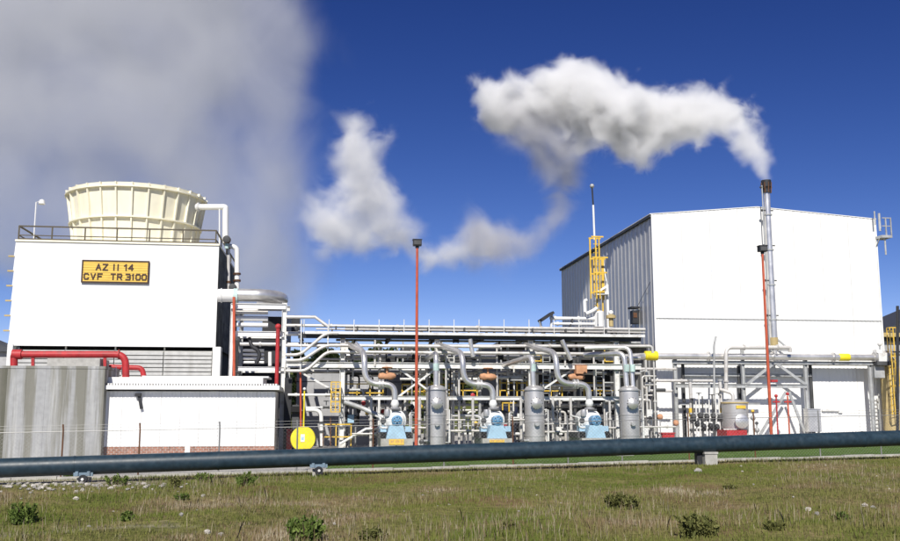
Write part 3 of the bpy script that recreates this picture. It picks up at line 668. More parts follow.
where = ['left of the yellow ladder cage', 'near the rack walkway start', 'above the first orange valve', 'behind the first curved suction pipe', 'left of the red lamp post top', 'right of the red lamp post',
         'close beside the first silver vessel', 'second from the first silver vessel', 'left of the second pump', 'left leg near the second pump', 'low beside the first silver vessel', 'low left of the first pump', 'just right of the red lamp post', 'behind the red lamp post foot',
         'left of the second silver vessel', 'right of the second curved suction pipe', 'behind the rack left of the second vessel', 'right of the second silver vessel', 'second right of the second silver vessel', 'left of the third pump', 'behind the third orange box',
         'right of the third orange box', 'left of the third silver vessel', 'low left of the third silver vessel', 'above the third curved suction pipe', 'under the second orange valve', 'right of the third silver vessel', 'at the hall corner', 'behind the second curved suction pipe', 'behind the first pump']
for (px, a, c, Y, d), wh in zip(vert, where):
    x = X_(px, (a + c)/2, Y); o = MB().tube([(x, Y, Z_(px, a, Y)), (x, Y, max(-.1, Z_(px, c, Y)) if c < 438 else -.1)], d/2*Y/FPX, 10)
    zf_ = (Z_(px, a, Y) + Z_(px, c, Y)) / 2; o.tube([(x, Y, zf_ - .06), (x, Y, zf_ + .06)], d/2*Y/FPX*1.7, 12)
    tag(o.build('riser_pipe', M['pipew' if d > 1.7 else 'steelw']), 'slim pale riser pipe ' + wh, 'pipe', 'riser pipes in the rack')
# pipes crossing the rack, slanting away
for (a, c, lab) in (((355, 343), (362, 350), 'first'), ((470, 339), (473, 357), 'second'), ((562, 340), (571, 360), 'third')):
    pipe('branch_pipe', 'short slanting branch pipe above the %s curved suction pipe' % lab, 'pipe', [P(*a, YR - .8), P(*c, YR - .75)], .14, M['jacket'])
# yellow handrails
def yrail(label, px0, px1, pys, Y, posts, ptop, pbot, s_=.07):
    t = thing('handrail', label, 'handrail', P((px0 + px1)/2, pbot, Y))
    for py in pys:
        a, c = H(px0, px1, py, Y); MB().bar(a, c, s_).build('rail', M['yellow'], t)
    for px in posts:
        x = X_(px, (ptop + pbot)/2, Y); MB().bar((x, Y, Z_(px, pbot, Y)), (x, Y, Z_(px, ptop, Y)), s_).build('post', M['yellow'], t)
yrail('yellow handrail left of the first pump', 344, 384, (384, 393), YR + 1.2, (344, 357, 370, 383), 384, 398)
yrail('yellow handrail behind the first silver vessel', 402, 447, (384.5, 391.5), YR + 1.2, (402, 412, 424, 447), 384.5, 398)
yrail('yellow handrail left of the second curved suction pipe', 449, 478, (383.5, 390.5), YR + 1.2, (449, 463, 477), 383.5, 398)
yrail('yellow handrail right of the second curved suction pipe', 500, 527, (383, 390.5), YR + 1.2, (500, 507, 517, 527), 380, 398)
yrail('yellow handrail right of the second silver vessel', 541, 562, (383, 391), YR + 1.2, (541, 551, 562), 383, 398)
yrail('yellow handrail left of the third silver vessel', 584, 619, (383, 390.5), YR + 1.2, (584, 600, 619), 383, 398)
yrail('small yellow frame above the second silver vessel', 528.5, 541, (347.5, 355, 361), YR + .3, (528.5, 541), 347.5, 362)
yrail('small yellow frame left of the third vessel outlet', 604.5, 616, (347.5, 354, 361.5), YR + .3, (604.5, 616), 347.5, 362)
yrail('yellow pipe guard in the dark bay right of the second pump', 502, 517, (403,), YR + 1, (509, 502.5), 403, 415)
# yellow ladder cage
def cage(label, px0, px1, py0, py1, Y, dep=.7, m='yellow', nrung=7, name='ladder'):
    t = thing(name, label, 'ladder', P((px0 + px1)/2, py1, Y))
    xa, xb = X_(px0, (py0+py1)/2, Y), X_(px1, (py0+py1)/2, Y); z0, z1 = Z_(px0, py1, Y), Z_(px0, py0, Y)
    for x, y in ((xa, Y), (xb, Y), (xa, Y - dep), (xb, Y - dep), ((xa+xb)/2, Y - dep)): MB().bar((x, y, z0), (x, y, z1), .055).build('stile', M[m], t)
    for i in range(nrung):
        z = z0 + (z1 - z0)*(i + .5)/nrung; MB().bar((xa, Y, z), (xb, Y, z), .035).build('rung', M[m], t)
    for i in range(4):
        z = z0 + (z1 - z0)*i/3
        MB().bar((xa, Y - dep, z), (xb, Y - dep, z), .06).bar((xa, Y, z), (xa, Y - dep, z), .06).bar((xb, Y, z), (xb, Y - dep, z), .06).build('hoop', M[m], t)
    return t
cage('yellow caged ladder at the left end of the pipe rack', 331, 340, 382.5, 412, YR - .4)
def plain_ladder(label, px0, px1, py0, py1, Y, m, nr=12):
    t = thing('ladder', label, 'ladder', P((px0 + px1)/2, py1, Y))
    xa, xb = X_(px0, (py0+py1)/2, Y), X_(px1, (py0+py1)/2, Y); z0, z1 = (Z_(px0, py1, Y) if py1 < 436 else 0), Z_(px0, py0, Y)
    for x in (xa, xb): MB().bar((x, Y, z0), (x, Y, z1), .07).build('stile', M[m], t)
    for i in range(nr):
        z = z0 + (z1 - z0)*(i + .5)/nr; MB().bar((xa, Y, z), (xb, Y, z), .045).build('rung', M[m], t)
plain_ladder('white ladder right of the first silver vessel', 447, 454, 352, 400, YR + .8, 'steelw')
plain_ladder('grey ladder between second vessel and third suction pipe', 543, 550, 346, 400, YR + .8, 'steelg')
plain_ladder('grey ladder left of the third silver vessel', 596, 603, 362, 400, YR + 1.0, 'steelg', 9)
plain_ladder('grey ladder against the hall wall at its right end', 871.5, 880, 394, 440, YB - .4, 'steelg', 13)

# three silver vessels, one built and two copied
YV = 57.0
def vessel():
    x = X_(436, 415, YV); zt = Z_(436, 390, YV); r = (X_(446, 415, YV) - X_(426, 415, YV)) / 2; zb0 = gz(x)
    t = thing('vessel', 'upright silver vessel just right of the red lamp post', 'vessel', (x, YV, 0), 'upright silver vessels')
    c = (x, YV, 0)
    MB().lathe(c, [(r, .35), (r, zt), (r*.985, zt + .06), (r*.8, zt + .2), (r*.45, zt + .28), (.02, zt + .3)], 32).build('shell', M['vessel'], t)
    MB().lathe(c, [(r*1.12, -.1), (r*1.12, .2), (r*.96, .2), (r*.96, .4)], 32).build('skirt', M['concrete'], t)
    MB().lathe(c, [(r*.995, zt - .02), (r*1.1, zt - .02), (r*1.1, zt + .05), (r*.99, zt + .05)], 32).build('top_flange', M['vessel'], t)
    for zz in (zt*.30, zt*.62): MB().lathe(c, [(r + .001, zz - .03), (r + .022, zz - .03), (r + .022, zz + .03), (r + .001, zz + .03)], 32).build('band', M['vessel'], t)
    zm = Z_(436, 403.5, YV); 
    mw = MB().lathe((x - .04, YV - r, zm), [(.24, .15), (.24, -.18), (.32, -.18), (.34, -.2), (.34, -.27), (.3, -.29), (.2, -.36), (.01, -.40)], 24, axis='y').build('manway', M['vessel'], t)
    for k in range(12):
        a = 2*math.pi*k/12; MB().lathe((x - .04 + .335*math.cos(a), YV - r - .235, zm + .335*math.sin(a)), [(.03, -.05), (.03, .05)], 6, axis='y').build('bolt', M['darkgrey'], mw)
    zn = Z_(436, 424, YV)
    MB().lathe((x - .02, YV - r, zn), [(.09, .15), (.09, -.1), (.15, -.1), (.15, -.2), (.13, -.22), (.01, -.22)], 16, axis='y').build('nozzle', M['vessel'], t)
    MB().tube([(x - r*.7, YV - r*.5, .9), (x - r - .3, YV - r*.9, .9), (x - r - .3, YV - r*.9, .1)], .08, 10).build('drain_pipe', M['steelg'], t)
    MB().ball((x - r - .3, YV - r*.9, .85), .16).build('drain_valve', M['darkgrey'], t)
    MB().tube([(x + r*.9, YV - .2, .8), (x + r + .18, YV - .25, .8), (x + r + .18, YV - .25, zt*.7), (x + r*.9, YV - .2, zt*.7)], .035, 8).build('level_gauge', M['steelw'], t)
    return t
v0 = vessel()
vx = [X_(436, 415, YV), X_(534.5, 415, YV), X_(629.5, 415, YV)]
for i, lab in ((1, 'middle of the three upright silver vessels, between second and third pump'), (2, 'upright silver vessel nearest the hall, with two outlet pipes above')):
    c = copy_tree(v0); c.location.x = vx[i]; c['label'] = lab
def outlet(i, pts, lab, r=.165):
    o = pipe('outlet_pipe', lab, 'pipe', pts, r, M['jacket'], rad=.45, n=16)
    z = pts[-1][2] if not isinstance(pts[-1], Vector) else pts[-1].z
    x, y = pts[-1][0], pts[-1][1]
    MB().lathe((x, y, z), [(.28, 0), (.28, .1), (.02, .1)], 20).build('flange', M['vessel'], o)
    MB().lathe((x, y, z + 1.3), [(r + .002, -.22), (r + .02, -.22), (r + .02, .22), (r + .002, .22)], 16).build('marker_band', M['teal'], o)
def vz(py): return Z_(480, py, YV)
outlet(0, [(vx[0], YR + 1, vz(354)), (vx[0], YV, vz(354)), (vx[0], YV, vz(389))], 'silver outlet pipe rising from the first vessel into the rack')
outlet(1, [(vx[1] - 1.2, YR, vz(362)), (vx[1] - .1, YV, vz(356)), (vx[1] - .05, YV, vz(389))], 'silver outlet pipe rising from the middle vessel and bending left')
outlet(2, [(vx[2] - 2.2, YV + 2, vz(352)), (vx[2] - .22, YV + .1, vz(352)), (vx[2] - .12, YV, vz(389))], 'left silver outlet pipe above the vessel nearest the hall')
outlet(2, [(vx[2] - 2.4, YV + 1.2, vz(346)), (vx[2] + .22, YV + .25, vz(346)), (vx[2] + .28, YV, vz(389))], 'right silver outlet pipe above the vessel nearest the hall', .14)
# three vacuum pumps with curved suction pipes
YPm = 55.5
px_ = [X_(395.5, 425, YPm), X_(495.0, 425, YPm), X_(592.5, 425, YPm)]
def pump():
    x = px_[0]; g = lambda py: Z_(395, py, YPm); u = YPm / FPX
    t = thing('vacuum_pump', 'pale blue pump with white casing left of the red lamp post', 'pump', (x, YPm, 0), 'pale blue vacuum pumps')
    b = MB().box(x - 15*u, x + 16*u, YPm - .8, YPm + 2.2, -.1, g(438.5)); b.build('plinth', M['concrete'], t)
    for a_, c_ in ((-17, -10.2), (10.2, 17)): MB().box(x + a_*u, x + c_*u, YPm - .3, YPm + 1.8, g(438.5) + .002, g(433)).build('skid_rail', M['darkgrey'], t)
    MB().tube(fillet([(x - 9*u, YPm - .3, g(428)), (x - 15*u, YPm - .3, g(428)), (x - 15*u, YPm - .3, g(418)), (x - 19*u, YPm + .6, g(416))], .15), .06, 8).build('water_pipe', M['steelw'], t)
    MB().tube(fillet([(x + 9*u, YPm - .2, g(430)), (x + 14*u, YPm - .2, g(430)), (x + 14*u, YPm - .2, g(413)), (x + 20*u, YPm + .5, g(413))], .15), .055, 8).build('water_pipe', M['pipew'], t)
    MB().lathe((x - 12.5*u, YPm - .35, g(421)), [(.05, .1), (.15, .03), (.17, 0), (.15, -.03), (.05, -.05)], 18, axis='y').build('hand_wheel', M['darkgrey'], t)
    MB().lathe((x - 8*u, YPm + .2, g(413)), [(.16, -.2), (.2, 0), (.16, .2)], 12).build('drain_pot', M['vessel'], t)
    MB().tube([(x - 4*u, YPm + .1, g(410)), (x + 5*u, YPm + .1, g(410))], .07, 8).build('cross_pipe', M['darkgrey'], t)
    b = MB(); h0, h1 = g(438.5) + .004, g(425.5)
    pr = [(-10, h0), (10, h0), (9, h0 + (h1-h0)*.3), (6.5, h1), (-6.5, h1), (-9, h0 + (h1-h0)*.3)]
    vs = [(x + a*u, YPm - .75, z) for a, z in pr] + [(x + a*u, YPm + .3, z) for a, z in pr]
    b.add(vs, [(0,1,2,3,4,5)[::1], (11,10,9,8,7,6)] + [((i+1) % 6, i, i + 6, (i+1) % 6 + 6) for i in range(6)]); b.build('pedestal', M['paleblue'], t)
    MB().lathe((x, YPm + .35, g(420.5)), [(10.4*u, 0), (11.2*u, .05), (11.2*u, 1.3), (10*u, 1.45), (.02, 1.45)], 32, axis='y').build('casing', M['white'], t)
    MB().lathe((x, YPm + .33, g(420.5)), [(10.2*u, .05), (9*u, -.12), (5*u, -.26), (.02, -.28)], 32, axis='y').build('end_cover', M['white'], t)
    mo = MB().lathe((x + .03, YPm - .65, g(420.5)), [(4.6*u, .7), (4.6*u, .05), (5.2*u, .02), (5.2*u, -.12), (3.6*u, -.16), (3.3*u, -.1), (2.2*u, -.1), (1.9*u, -.22), (.02, -.24)], 28, axis='y').build('motor', M['blue'], t)
    for k in range(6):
        a = 2*math.pi*k/6; MB().lathe((x + .03 + 2.7*u*math.cos(a), YPm - .76, g(420.5) + 2.7*u*math.sin(a)), [(.035, -.06), (.035, .05)], 6, axis='y').build('bolt', M['paleblue'], mo)
    for sx in (-1, 1):
        MB().box(x + sx*12.2*u - .17, x + sx*12.2*u + .17, YPm - .3, YPm + .3, g(431.9), g(426.5)).build('bearing_box', M['paleblue'], t)
        MB().box(x + sx*12.6*u - .13, x + sx*12.6*u + .13, YPm - .62, YPm - .3, g(437.8), g(433)).build('oil_pot', M['black'], t)
    MB().lathe((x, YPm + .6, g(412.5)), [(.18, 0), (.18, .2), (.3, .2), (.3, .28), (.02, .28)], 18).build('inlet', M['vessel'], t)
    return t
pmp = pump()
for i, lab in ((1, 'pale blue pump with white casing between first and middle vessels'), (2, 'pale blue pump with white casing between middle vessel and hall-side vessel')):
    c = copy_tree(pmp); c.location.x = px_[i]; c['label'] = lab
for i, (cxp, py0, py1) in enumerate(((396.5, 439.2, 445), (497, 439.8, 442.5))):
    p0, p1 = P(cxp - 7.5, py1, YPm - .82), P(cxp + 7.5, py0, YPm - .82)
    t = thing('name_plate', 'yellow lettered plate on the plinth of the %s pump' % ('first', 'second')[i], 'plate', ((p0.x + p1.x)/2, YPm - .82, p0.z))
    MB().box(p0.x, p1.x, YPm - .84, YPm - .805, p0.z, p1.z).build('plate', M['signy'], t)
    b = MB(); rr = random.Random(i)
    for k in range(7):
        xx = p0.x + (p1.x - p0.x)*(.12 + .115*k); hh = (p1.z - p0.z)
        if k == 2 or k == 5: continue
        b.box(xx, xx + .035, YPm - .85, YPm - .842, p0.z + hh*.3, p1.z - hh*.25).box(xx + .035, xx + .08, YPm - .85, YPm - .842, p1.z - hh*.36, p1.z - hh*.25)
    tag(b.build('lettering', M['terra'], t, False), kind='stuff')
def suction(i, off, lab):
    x = px_[i]; u = YPm / FPX; g = lambda py: Z_(395, py + off[1], YPm); Y1 = YPm + .6
    pts = [(x - 46*u + off[0]*u, Y1 + 4.9, g(338)), (x - 31*u + off[0]*u, Y1, g(352)), (x - 30.5*u + off[0]*u, Y1, g(383.5)), (x - .5*u, Y1, g(384.5)), (x, Y1, g(404))]
    o = MB().tube(fillet([Vector(p) for p in pts], .85, 9), .175, 20).build('suction_pipe', M['jacket'])
    tag(o, lab, 'pipe', 'curved suction pipes')
    MB().lathe((x - 14*u, Y1, g(384.1)), [(.176, -.16), (.29, -.16), (.29, -.03), (.2, -.03), (.2, .03), (.29, .03), (.29, .16), (.176, .16)], 20, axis='x').build('flange', M['vessel'], o)
    MB().lathe((x, Y1, g(404)), [(.12, -.22), (.2, -.16), (.25, .0), (.2, .16), (.176, .24)], 20).build('expansion_bulb', M['white'], o)
    MB().lathe((x, Y1, g(404) - .3), [(.13, -.35), (.13, 0), (.22, 0), (.22, .06), (.02, .06)], 16).build('neck', M['vessel'], o)
suction(0, (0, 0), 'first curved silver suction pipe, left of the red lamp post')
suction(1, (0, 0), 'second curved silver suction pipe, between first and middle vessels')
suction(2, (-3, -1), 'third curved silver suction pipe, right of the middle vessel')
# orange insulated valves above the pumps
for i, (cx_, cy_) in enumerate(((387, 376.3), (488, 377), (576.5, 377))):
    p = P(cx_, cy_, YR - .3); t = thing('insulated_valve', ('first orange insulated valve, by the red lamp post', 'second orange insulated valve, above the middle pump', 'orange insulated valve under an orange box, nearest the hall')[i], 'valve', p)
    rr = random.Random(i + 5)
    b = MB().lathe(p, [(.05, -.55), (.16, -.5), (.22, -.25), (.17, -.05), (.23, .2), (.18, .45), (.05, .55)], 14, axis='x'); b.v = [(x + rr.uniform(-.03, .03), y, z + rr.uniform(-.03, .03)) for x, y, z in b.v]
    b.build('body', M['terra'], t)
    if i < 2:
        MB().tube([p + Vector((0, 0, .2)), p + Vector((0, 0, .55))], .07, 8).build('stem', M['terra'], t)
        MB().lathe(p + Vector((0, 0, .55)), [(.3, -.03), (.34, 0), (.3, .03), (.05, .05)], 16).build('hand_wheel', M['terra'], t)
    else:
        MB().box(p.x - .1, p.x + .62, p.y - .35, p.y + .3, p.z + .2, p.z + .75).build('valve_box', M['terra'], t)
# added open-fronted dark shed, standing in for the dark void behind the rack
ys = 74.0; sx_0, sx_1 = X_(497, 400, ys), X_(652, 400, ys); zsh = Z_(560, 345, ys)
sh = thing('dark_void_shed', 'added dark open-fronted shed standing in for the dark void behind the rack', 'shed', (sx_0, ys, 0))
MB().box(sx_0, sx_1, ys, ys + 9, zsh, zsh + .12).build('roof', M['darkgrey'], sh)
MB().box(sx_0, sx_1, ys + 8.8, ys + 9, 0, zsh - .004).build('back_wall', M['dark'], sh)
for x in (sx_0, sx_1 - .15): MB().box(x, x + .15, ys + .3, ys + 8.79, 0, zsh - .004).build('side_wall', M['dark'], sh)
for i in range(5):
    x = sx_0 + .2 + (sx_1 - sx_0 - .4)*i/4; MB().ibeam((x, ys + .15, 0), (x, ys + .15, zsh - .004), .22, .2).build('post', M['darkgrey'], sh)
for i, (a, py, r, m_) in enumerate(((504, 417, .8, 'vessel'), (541, 423, .7, 'steelg'), (604, 424, .8, 'darkgrey'))):
    p = P(a, py, ys - 3); t = thing('drum', ('silver lying drum in the dark bay right of the second pump', 'grey lying drum right of the middle vessel', 'dark lying drum right of the third pump')[i], 'drum', (p.x, p.y, 0))
    MB().lathe(p, [(.05, -1.3), (r*.6, -1.25), (r, -.95), (r, .95), (r*.6, 1.25), (.05, 1.3)], 24, axis='x').build('shell', M[m_], t)
    for s_ in (-.7, .7): MB().box(p.x + s_ - .1, p.x + s_ + .1, p.y - .5, p.y + .5, 0, p.z - r*.75).build('saddle', M['concrete'], t)
# grey wall behind the left bay
yw = 70.0
gw = thing('rear_building', 'pale grey rendered building behind the left rack bay', 'building', P(298, 440, yw))
wx0, wx1 = X_(296, 410, yw), X_(402, 410, yw); zw1, zw0 = Z_(350, 369, yw), Z_(350, 381.5, yw)
n_ = 6
for i in range(n_):
    a = wx0 + (wx1 - wx0)*i/n_; c = wx0 + (wx1 - wx0)*(i+1)/n_
    MB().box(a + .004, c - .004, yw, yw + .3, -.1, zw0 - .06).build('wall_panel', M['greywall'], gw)
    MB().box(a + .004, c - .004, yw, yw + .3, zw0, zw1).build('wall_panel', M['greywall'], gw)
MB().box(wx0, wx1, yw + .05, yw + .28, zw0 - .058, zw0 - .004).build('string_course', M['darkgrey'], gw)
MB().box(wx0, wx1, yw + .32, yw + 6, -.1, zw1 - .02).build('building_body', M['greywall'], gw)
MB().box(X_(346, 407, yw), X_(368, 407, yw), yw - .06, yw - .01, Z_(356, 408.5, yw), Z_(356, 403.5, yw)).build('louvre_opening', M['black'], gw)
run(288, 341, 395, YR - .2, 2.6, 'white', 'white pipe crossing in front of the grey wall, upper one', (.15,))
run(306, 338, 407.5, YR + .4, 1.6, 'white', 'thin white pipe crossing in front of the grey wall, lower one')
pipe('bent_pipe', 'white hooked pipe with teal band right of the yellow disc', 'pipe', [P(306, 410, YR - .5), P(321, 410, YR - .5), P(322, 446, YR - .5)], .125, M['white'], [(1, .35), (1, .6)], M['darkgrey'], rad=.55, n=14)
for (px, a, c) in ((330.5, 418, 446), (323, 430, 446)):
    tag(MB().bar(P(px, c, YR - .6), P(px, a, YR - .6), .06).build('standpipe', M['rust']), 'thin rusty standpipe %s' % ('under the yellow ladder cage' if px > 325 else 'right of the hooked white pipe'), 'pipe')
yrail('low yellow barrier rail left of the first pump', 322, 352, (424.5, 437), YR - .3, (322, 336, 351), 424, 446)
pipe('sloping_pipe', 'sloping grey pipe between the rack and first pump', 'pipe', [P(344, 402, YR - .2), P(362, 408, YR - .2), P(388, 420, YR - .8)], .15, M['steelg'], rad=.5)
pipe('sloping_pipe', 'thin white sloping pipe running down towards the first pump base', 'pipe', [P(340, 444, YR - .6), P(366, 429, YR - .6), P(384, 428, YR - .6)], .08, M['white'])

# steel frame between tower and rack
YF, YF2 = 61.5, 67.0
fr = thing('steel_frame', 'white steel frame carrying pipes beside the cooling tower', 'frame', (X_(232, 440, YF), YF, 0))
column(fr, 230.5, 304, 445, YF, .22, M['steelw']); column(fr, 283, 303, 445, YF, .30, M['steelw']); column(fr, 288, 318, 445, YF2, .26, M['steelg']); column(fr, 240, 310, 445, YF2, .26, M['steelg'])
for (a, c, py, h) in ((231, 286, 306.3, .34), (234, 284, 334, .34), (238, 284, 369, .26)):
    beam(fr, a, c, py, YF - .12, h, M['white']); beam(fr, a + 4, c + 4, py + 2, YF2, h, M['steelw'])
    for px in (232, 283): x = X_(px, py, YF); z = Z_(px, py, YF); MB().ibeam((x, YF, z), (x, YF2, z), h*.8, .18).build('cross_beam', M['steelw'], fr, False)
MB().box(X_(262, 320, YF2), X_(300, 320, YF2), YF2 + .5, YF2 + .7, Z_(280, 335, YF2), Z_(280, 316, YF2)).build('dark_sheet', M['dark'], fr)  # dark sheet behind the upper frame bay
pipe('frame_pipe', 'upper silver pipe inside the steel frame beside the tower', 'pipe', H(236, 268, 312.5, YF + .6), .12, M['pipew'])
pipe('frame_pipe', 'second silver pipe inside the steel frame beside the tower', 'pipe', H(236, 268, 318.5, YF + .6), .17, M['white'])
pipe('frame_pipe', 'third silver pipe inside the steel frame beside the tower', 'pipe', H(236, 268, 325, YF + .6), .14, M['white'])
pipe('frame_pipe', 'grey pipe running level across the lower bay of the steel frame', 'pipe', H(240, 340, 344.3, YF + .3), .13, M['pipew'], [(0, .2), (0, .6)])
for k, py in enumerate((350.5, 354.5, 358.5, 362.5)):
    pipe('frame_pipe', '%s of four short stacked white pipes in the dark frame bay' % ('topmost', 'second', 'third', 'lowest')[k], 'pipe', H(243, 264, py, YF + 1.2), .085, M['white'])
pipe('frame_pipe', 'upright white pipe stub in the dark frame bay', 'pipe', [P(270, 366, YF + .7), P(270, 352, YF + .7)], .12, M['white'])
pipe('hose', 'black looping hose in the dark frame bay', 'hose', [P(249, 338, YF + .2), P(252, 347, YF), P(258, 350, YF), P(260, 356, YF), P(256, 364, YF)], .12, M['dark'], rad=.5)
MB_ = MB().box(X_(234, 340, YF2), X_(284, 340, YF2), YF2 + .8, YF2 + 1.0, .2, Z_(260, 337, YF2)); tag(MB_.build('dark_backing', M['dark']), 'dark sheet backing the black interior of the steel frame', 'screen')  # dark sheet backing the frame's black interior
# tower side risers and ring header
YP = 66.0
pipe('riser', 'upper white riser bending over from the fan stack side', 'pipe', [P(196, 207, YP + 2), P(222, 207, YP + 1.5), P(225.5, 207, YP + 1.5), P(225.5, 243, YP + 1.5)], .21, M['white'], [(0, .1), (2, .9)], rad=.5, n=16)
pipe('riser', 'lower white riser hooked beside the tower top corner', 'pipe', [P(227, 246, YP), P(237, 247, YP), P(237, 292, YP)], .17, M['white'], [(1, .6), (1, .75)], M['rust'], rad=.5, n=16)
pipe('riser', 'slim vertical riser along the tower right corner', 'pipe', [P(228.5, 243, YP), P(228.5, 292, YP)], .11, M['pipew'], [(0, .1), (0, .8)], M['rust'])
pipe('riser', 'thin white vent line between the two risers', 'pipe', [P(219.5, 209, YP + 1), P(219.5, 250, YP + 1)], .05, M['white'])
for (px, py, lab) in ((227, 240, 'upper'), (233, 288, 'lower')):
    p = P(px, py, YP - .4); t = thing('valve', 'rusty brown %s valve on the risers beside the tower' % lab, 'valve', p)
    MB().ball(p, .27).build('body', M['rust'], t); MB().lathe(p + Vector((0, -.35, 0)), [(.22, -.03), (.26, 0), (.22, .03), (.03, .04)], 14, axis='y').build('hand_wheel', M['darkgrey'], t)
    MB().tube([p - Vector((0, 0, .6)), p - Vector((0, 0, .25))], .14, 10).build('marker_band', M['teal'], t)
hd = tag(MB().tube([P(218, 295.5, YF + 1), P(234, 295.5, YF + 1)], .42, 24).build('header_drum', M['white']), 'short fat white header drum beside the tower wall', 'drum')
MB().tube([P(221, 295.5, YF + 1), P(222, 295.5, YF + 1)], .48, 24).build('flange', M['white'], hd)
c0 = P(240, 296, YF + 4); pts = []
za = Z_(255, 297, YF + 2)
for k in range(15):
    a = R(-100 + 190 * k / 14); pts.append((X_(252, 296, YF) + 1.75*math.cos(a), YF + 3.2 + 2.2*math.sin(a), za))
pts = [(X_(233, 296, YF), YF + 1.0, za)] + pts
ring = tag(MB().tube(pts, .42, 24).build('ring_duct', M['jacket']), 'big silver elbow duct sweeping round beside the steel frame', 'duct')
MB().tube([P(233.8, 296, YF + 1), P(238, 296, YF + 1)], .5, 24).build('marker_band', M['teal'], ring)
rv = thing('fire_riser', 'bright red vertical fire riser beside the white frame column', 'pipe', P(277.5, 385, YF - .6))
x = X_(277.5, 350, YF - .6)
MB().tube([(x, YF - .6, Z_(277, 385, YF)), (x, YF - .6, Z_(277, 328, YF))], .125, 14).build('riser', M['red'], rv); MB().ball((x, YF - .6, Z_(277, 327.5, YF)), .19).build('cap', M['red'], rv)
tag(MB().tube([P(234, 378, YF - .7), P(234, 297, YF - .7)], .09, 10).build('thin_riser', M['orange']), 'thin orange red pipe standing at the tower corner', 'pipe')
tag(MB().tube([P(301, 446, YR - .3), P(300.5, 371, YR - .3)], .065, 10).build('thin_riser', M['orange']), 'thin orange red pipe dropping behind the yellow marker post', 'pipe')
blk = thing('switch_cabinet', 'dark electrical cabinet beside the annex end', 'cabinet', P(287, 446, YF - .5))
MB().box(X_(284, 420, YF), X_(291, 420, YF), YF - .5, YF + .3, 0, Z_(288, 378, YF)).build('body', M['dark'], blk)
MB().box(X_(292, 415, YF), X_(299, 415, YF), YF - .2, YF + .3, 0, Z_(288, 405, YF)).box(X_(299.2, 415, YF), X_(304, 415, YF), YF - .1, YF + .4, 0, Z_(288, 411, YF)).build('door', M['darkgrey'], blk)
MB().box(X_(291.2, 409, YF), X_(302, 409, YF), YF - .56, YF - .22, Z_(296, 412, YF), Z_(296, 406.5, YF)).build('cable_box', M['black'], blk)
rd = thing('fire_cabinet', 'red upright fire cabinet left of the yellow disc', 'cabinet', P(289.5, 446, YF - 1.2))
MB().box(X_(286.5, 440, YF - 1.2), X_(291.5, 440, YF - 1.2), YF - 1.3, YF - .8, 0, Z_(289, 430, YF - 1.2)).build('body', M['red'], rd)
MB().box(X_(286.2, 440, YF - 1.2), X_(291.9, 440, YF - 1.2), YF - 1.36, YF - .74, Z_(289, 430, YF - 1.2) + .003, Z_(289, 429, YF - 1.2)).build('lid', M['red'], rd)

# equipment on top of the rack, before the hall side
YE = 63.5
for (a, c, py, d, lab) in ((550, 597, 318.5, 3.4, 'upper'), (553, 598, 324, 3.0, 'lower')):
    run(a, c, py, YE, d, 'white', '%s of two short white pipes on the rack top before the hall' % lab, (.1, .6, .92), 'header_pipe')
sr = thing('sloped_cover', 'small dark sloped cover on the rack top left of the white headers', 'cover', P(546, 326, YE))
p0, p1 = P(540, 321, YE), P(552, 313, YE)
MB().bar(p0, p1, .18, 1.2).build('cover_plate', M['dark'], sr); MB().bar(P(541, 327, YE), p0, .14).build('support_leg', M['steelg'], sr); MB().bar(P(551, 327, YE), p1, .14).build('support_leg', M['steelw'], sr)
wt = thing('white_tank', 'small upright white tank on the rack top below the yellow ladder', 'tank', P(597, 327, YE))
p = P(599, 319, YE); MB().lathe((p.x, p.y, 0), [(.36, Z_(599, 327, YE)), (.36, Z_(599, 312, YE)), (.25, Z_(599, 311, YE)), (.02, Z_(599, 310.6, YE))], 20).build('shell', M['white'], wt)
MB().tube([(p.x - .2, p.y - .42, p.z - .4), (p.x - .2, p.y - .42, p.z + .4)], .05, 6).build('gauge', M['steelg'], wt)
yb = thing('valve_actuator', 'yellow and white valve actuator beside the small white tank', 'valve', P(612, 327, YE))
p = P(611, 320, YE); MB().lathe(p, [(.16, -.45), (.16, .1), (.34, .12), (.34, .3), (.2, .36), (.02, .36)], 16).build('body', M['tan'], yb); MB().ball(p + Vector((0, 0, .5)), .18).build('cap', M['white'], yb)
pipe('bent_pipe', 'crooked white pipe left of the small white tank', 'pipe', [P(585, 312, YE), P(584.5, 301, YE), P(587, 300, YE)], .12, M['white'], rad=.3)
pipe('bent_pipe', 'slanting white pipe rising to the small white tank', 'pipe', [P(586, 314, YE - .3), P(593, 311, YE - .3), P(597, 308, YE - .3)], .13, M['white'], rad=.3)
# mast with yellow cage
YM = 66.5
mt = thing('mast', 'slender lightning mast standing on a yellow ladder tower', 'mast', P(594, 330, YM))
MB().tube([P(594.5, 240, YM), P(593.2, 205, YM)], .075, 8).build('mast_pole', M['white'], mt)
MB().tube([P(593.2, 205, YM), P(592, 187, YM)], .06, 8).build('mast_top', M['dark'], mt); MB().ball(P(592, 186, YM), .17).build('finial', M['steelg'], mt)
lc = thing('caged_ladder', 'tall yellow caged ladder tower in front of the grey hall side', 'ladder', P(597, 328, YM))
def yb_(px, a, c, s_=.09, dy=0, m='yellow', n='stile'):
    x = X_(px, (a + c)/2, YM + dy); MB().bar((x, YM + dy, Z_(px, c, YM)), (x, YM + dy, Z_(px, a, YM)), s_).build(n, M[m], lc)
for px, a, c in ((590.2, 239, 268), (599.5, 239, 300), (596.5, 238, 312), (591, 259, 293), (594, 259, 295), (602.5, 259, 326), (603.5, 259, 300)): yb_(px, a, c)
for px in (590.2, 596, 599.5): yb_(px, 239, 300, .07, -.7)
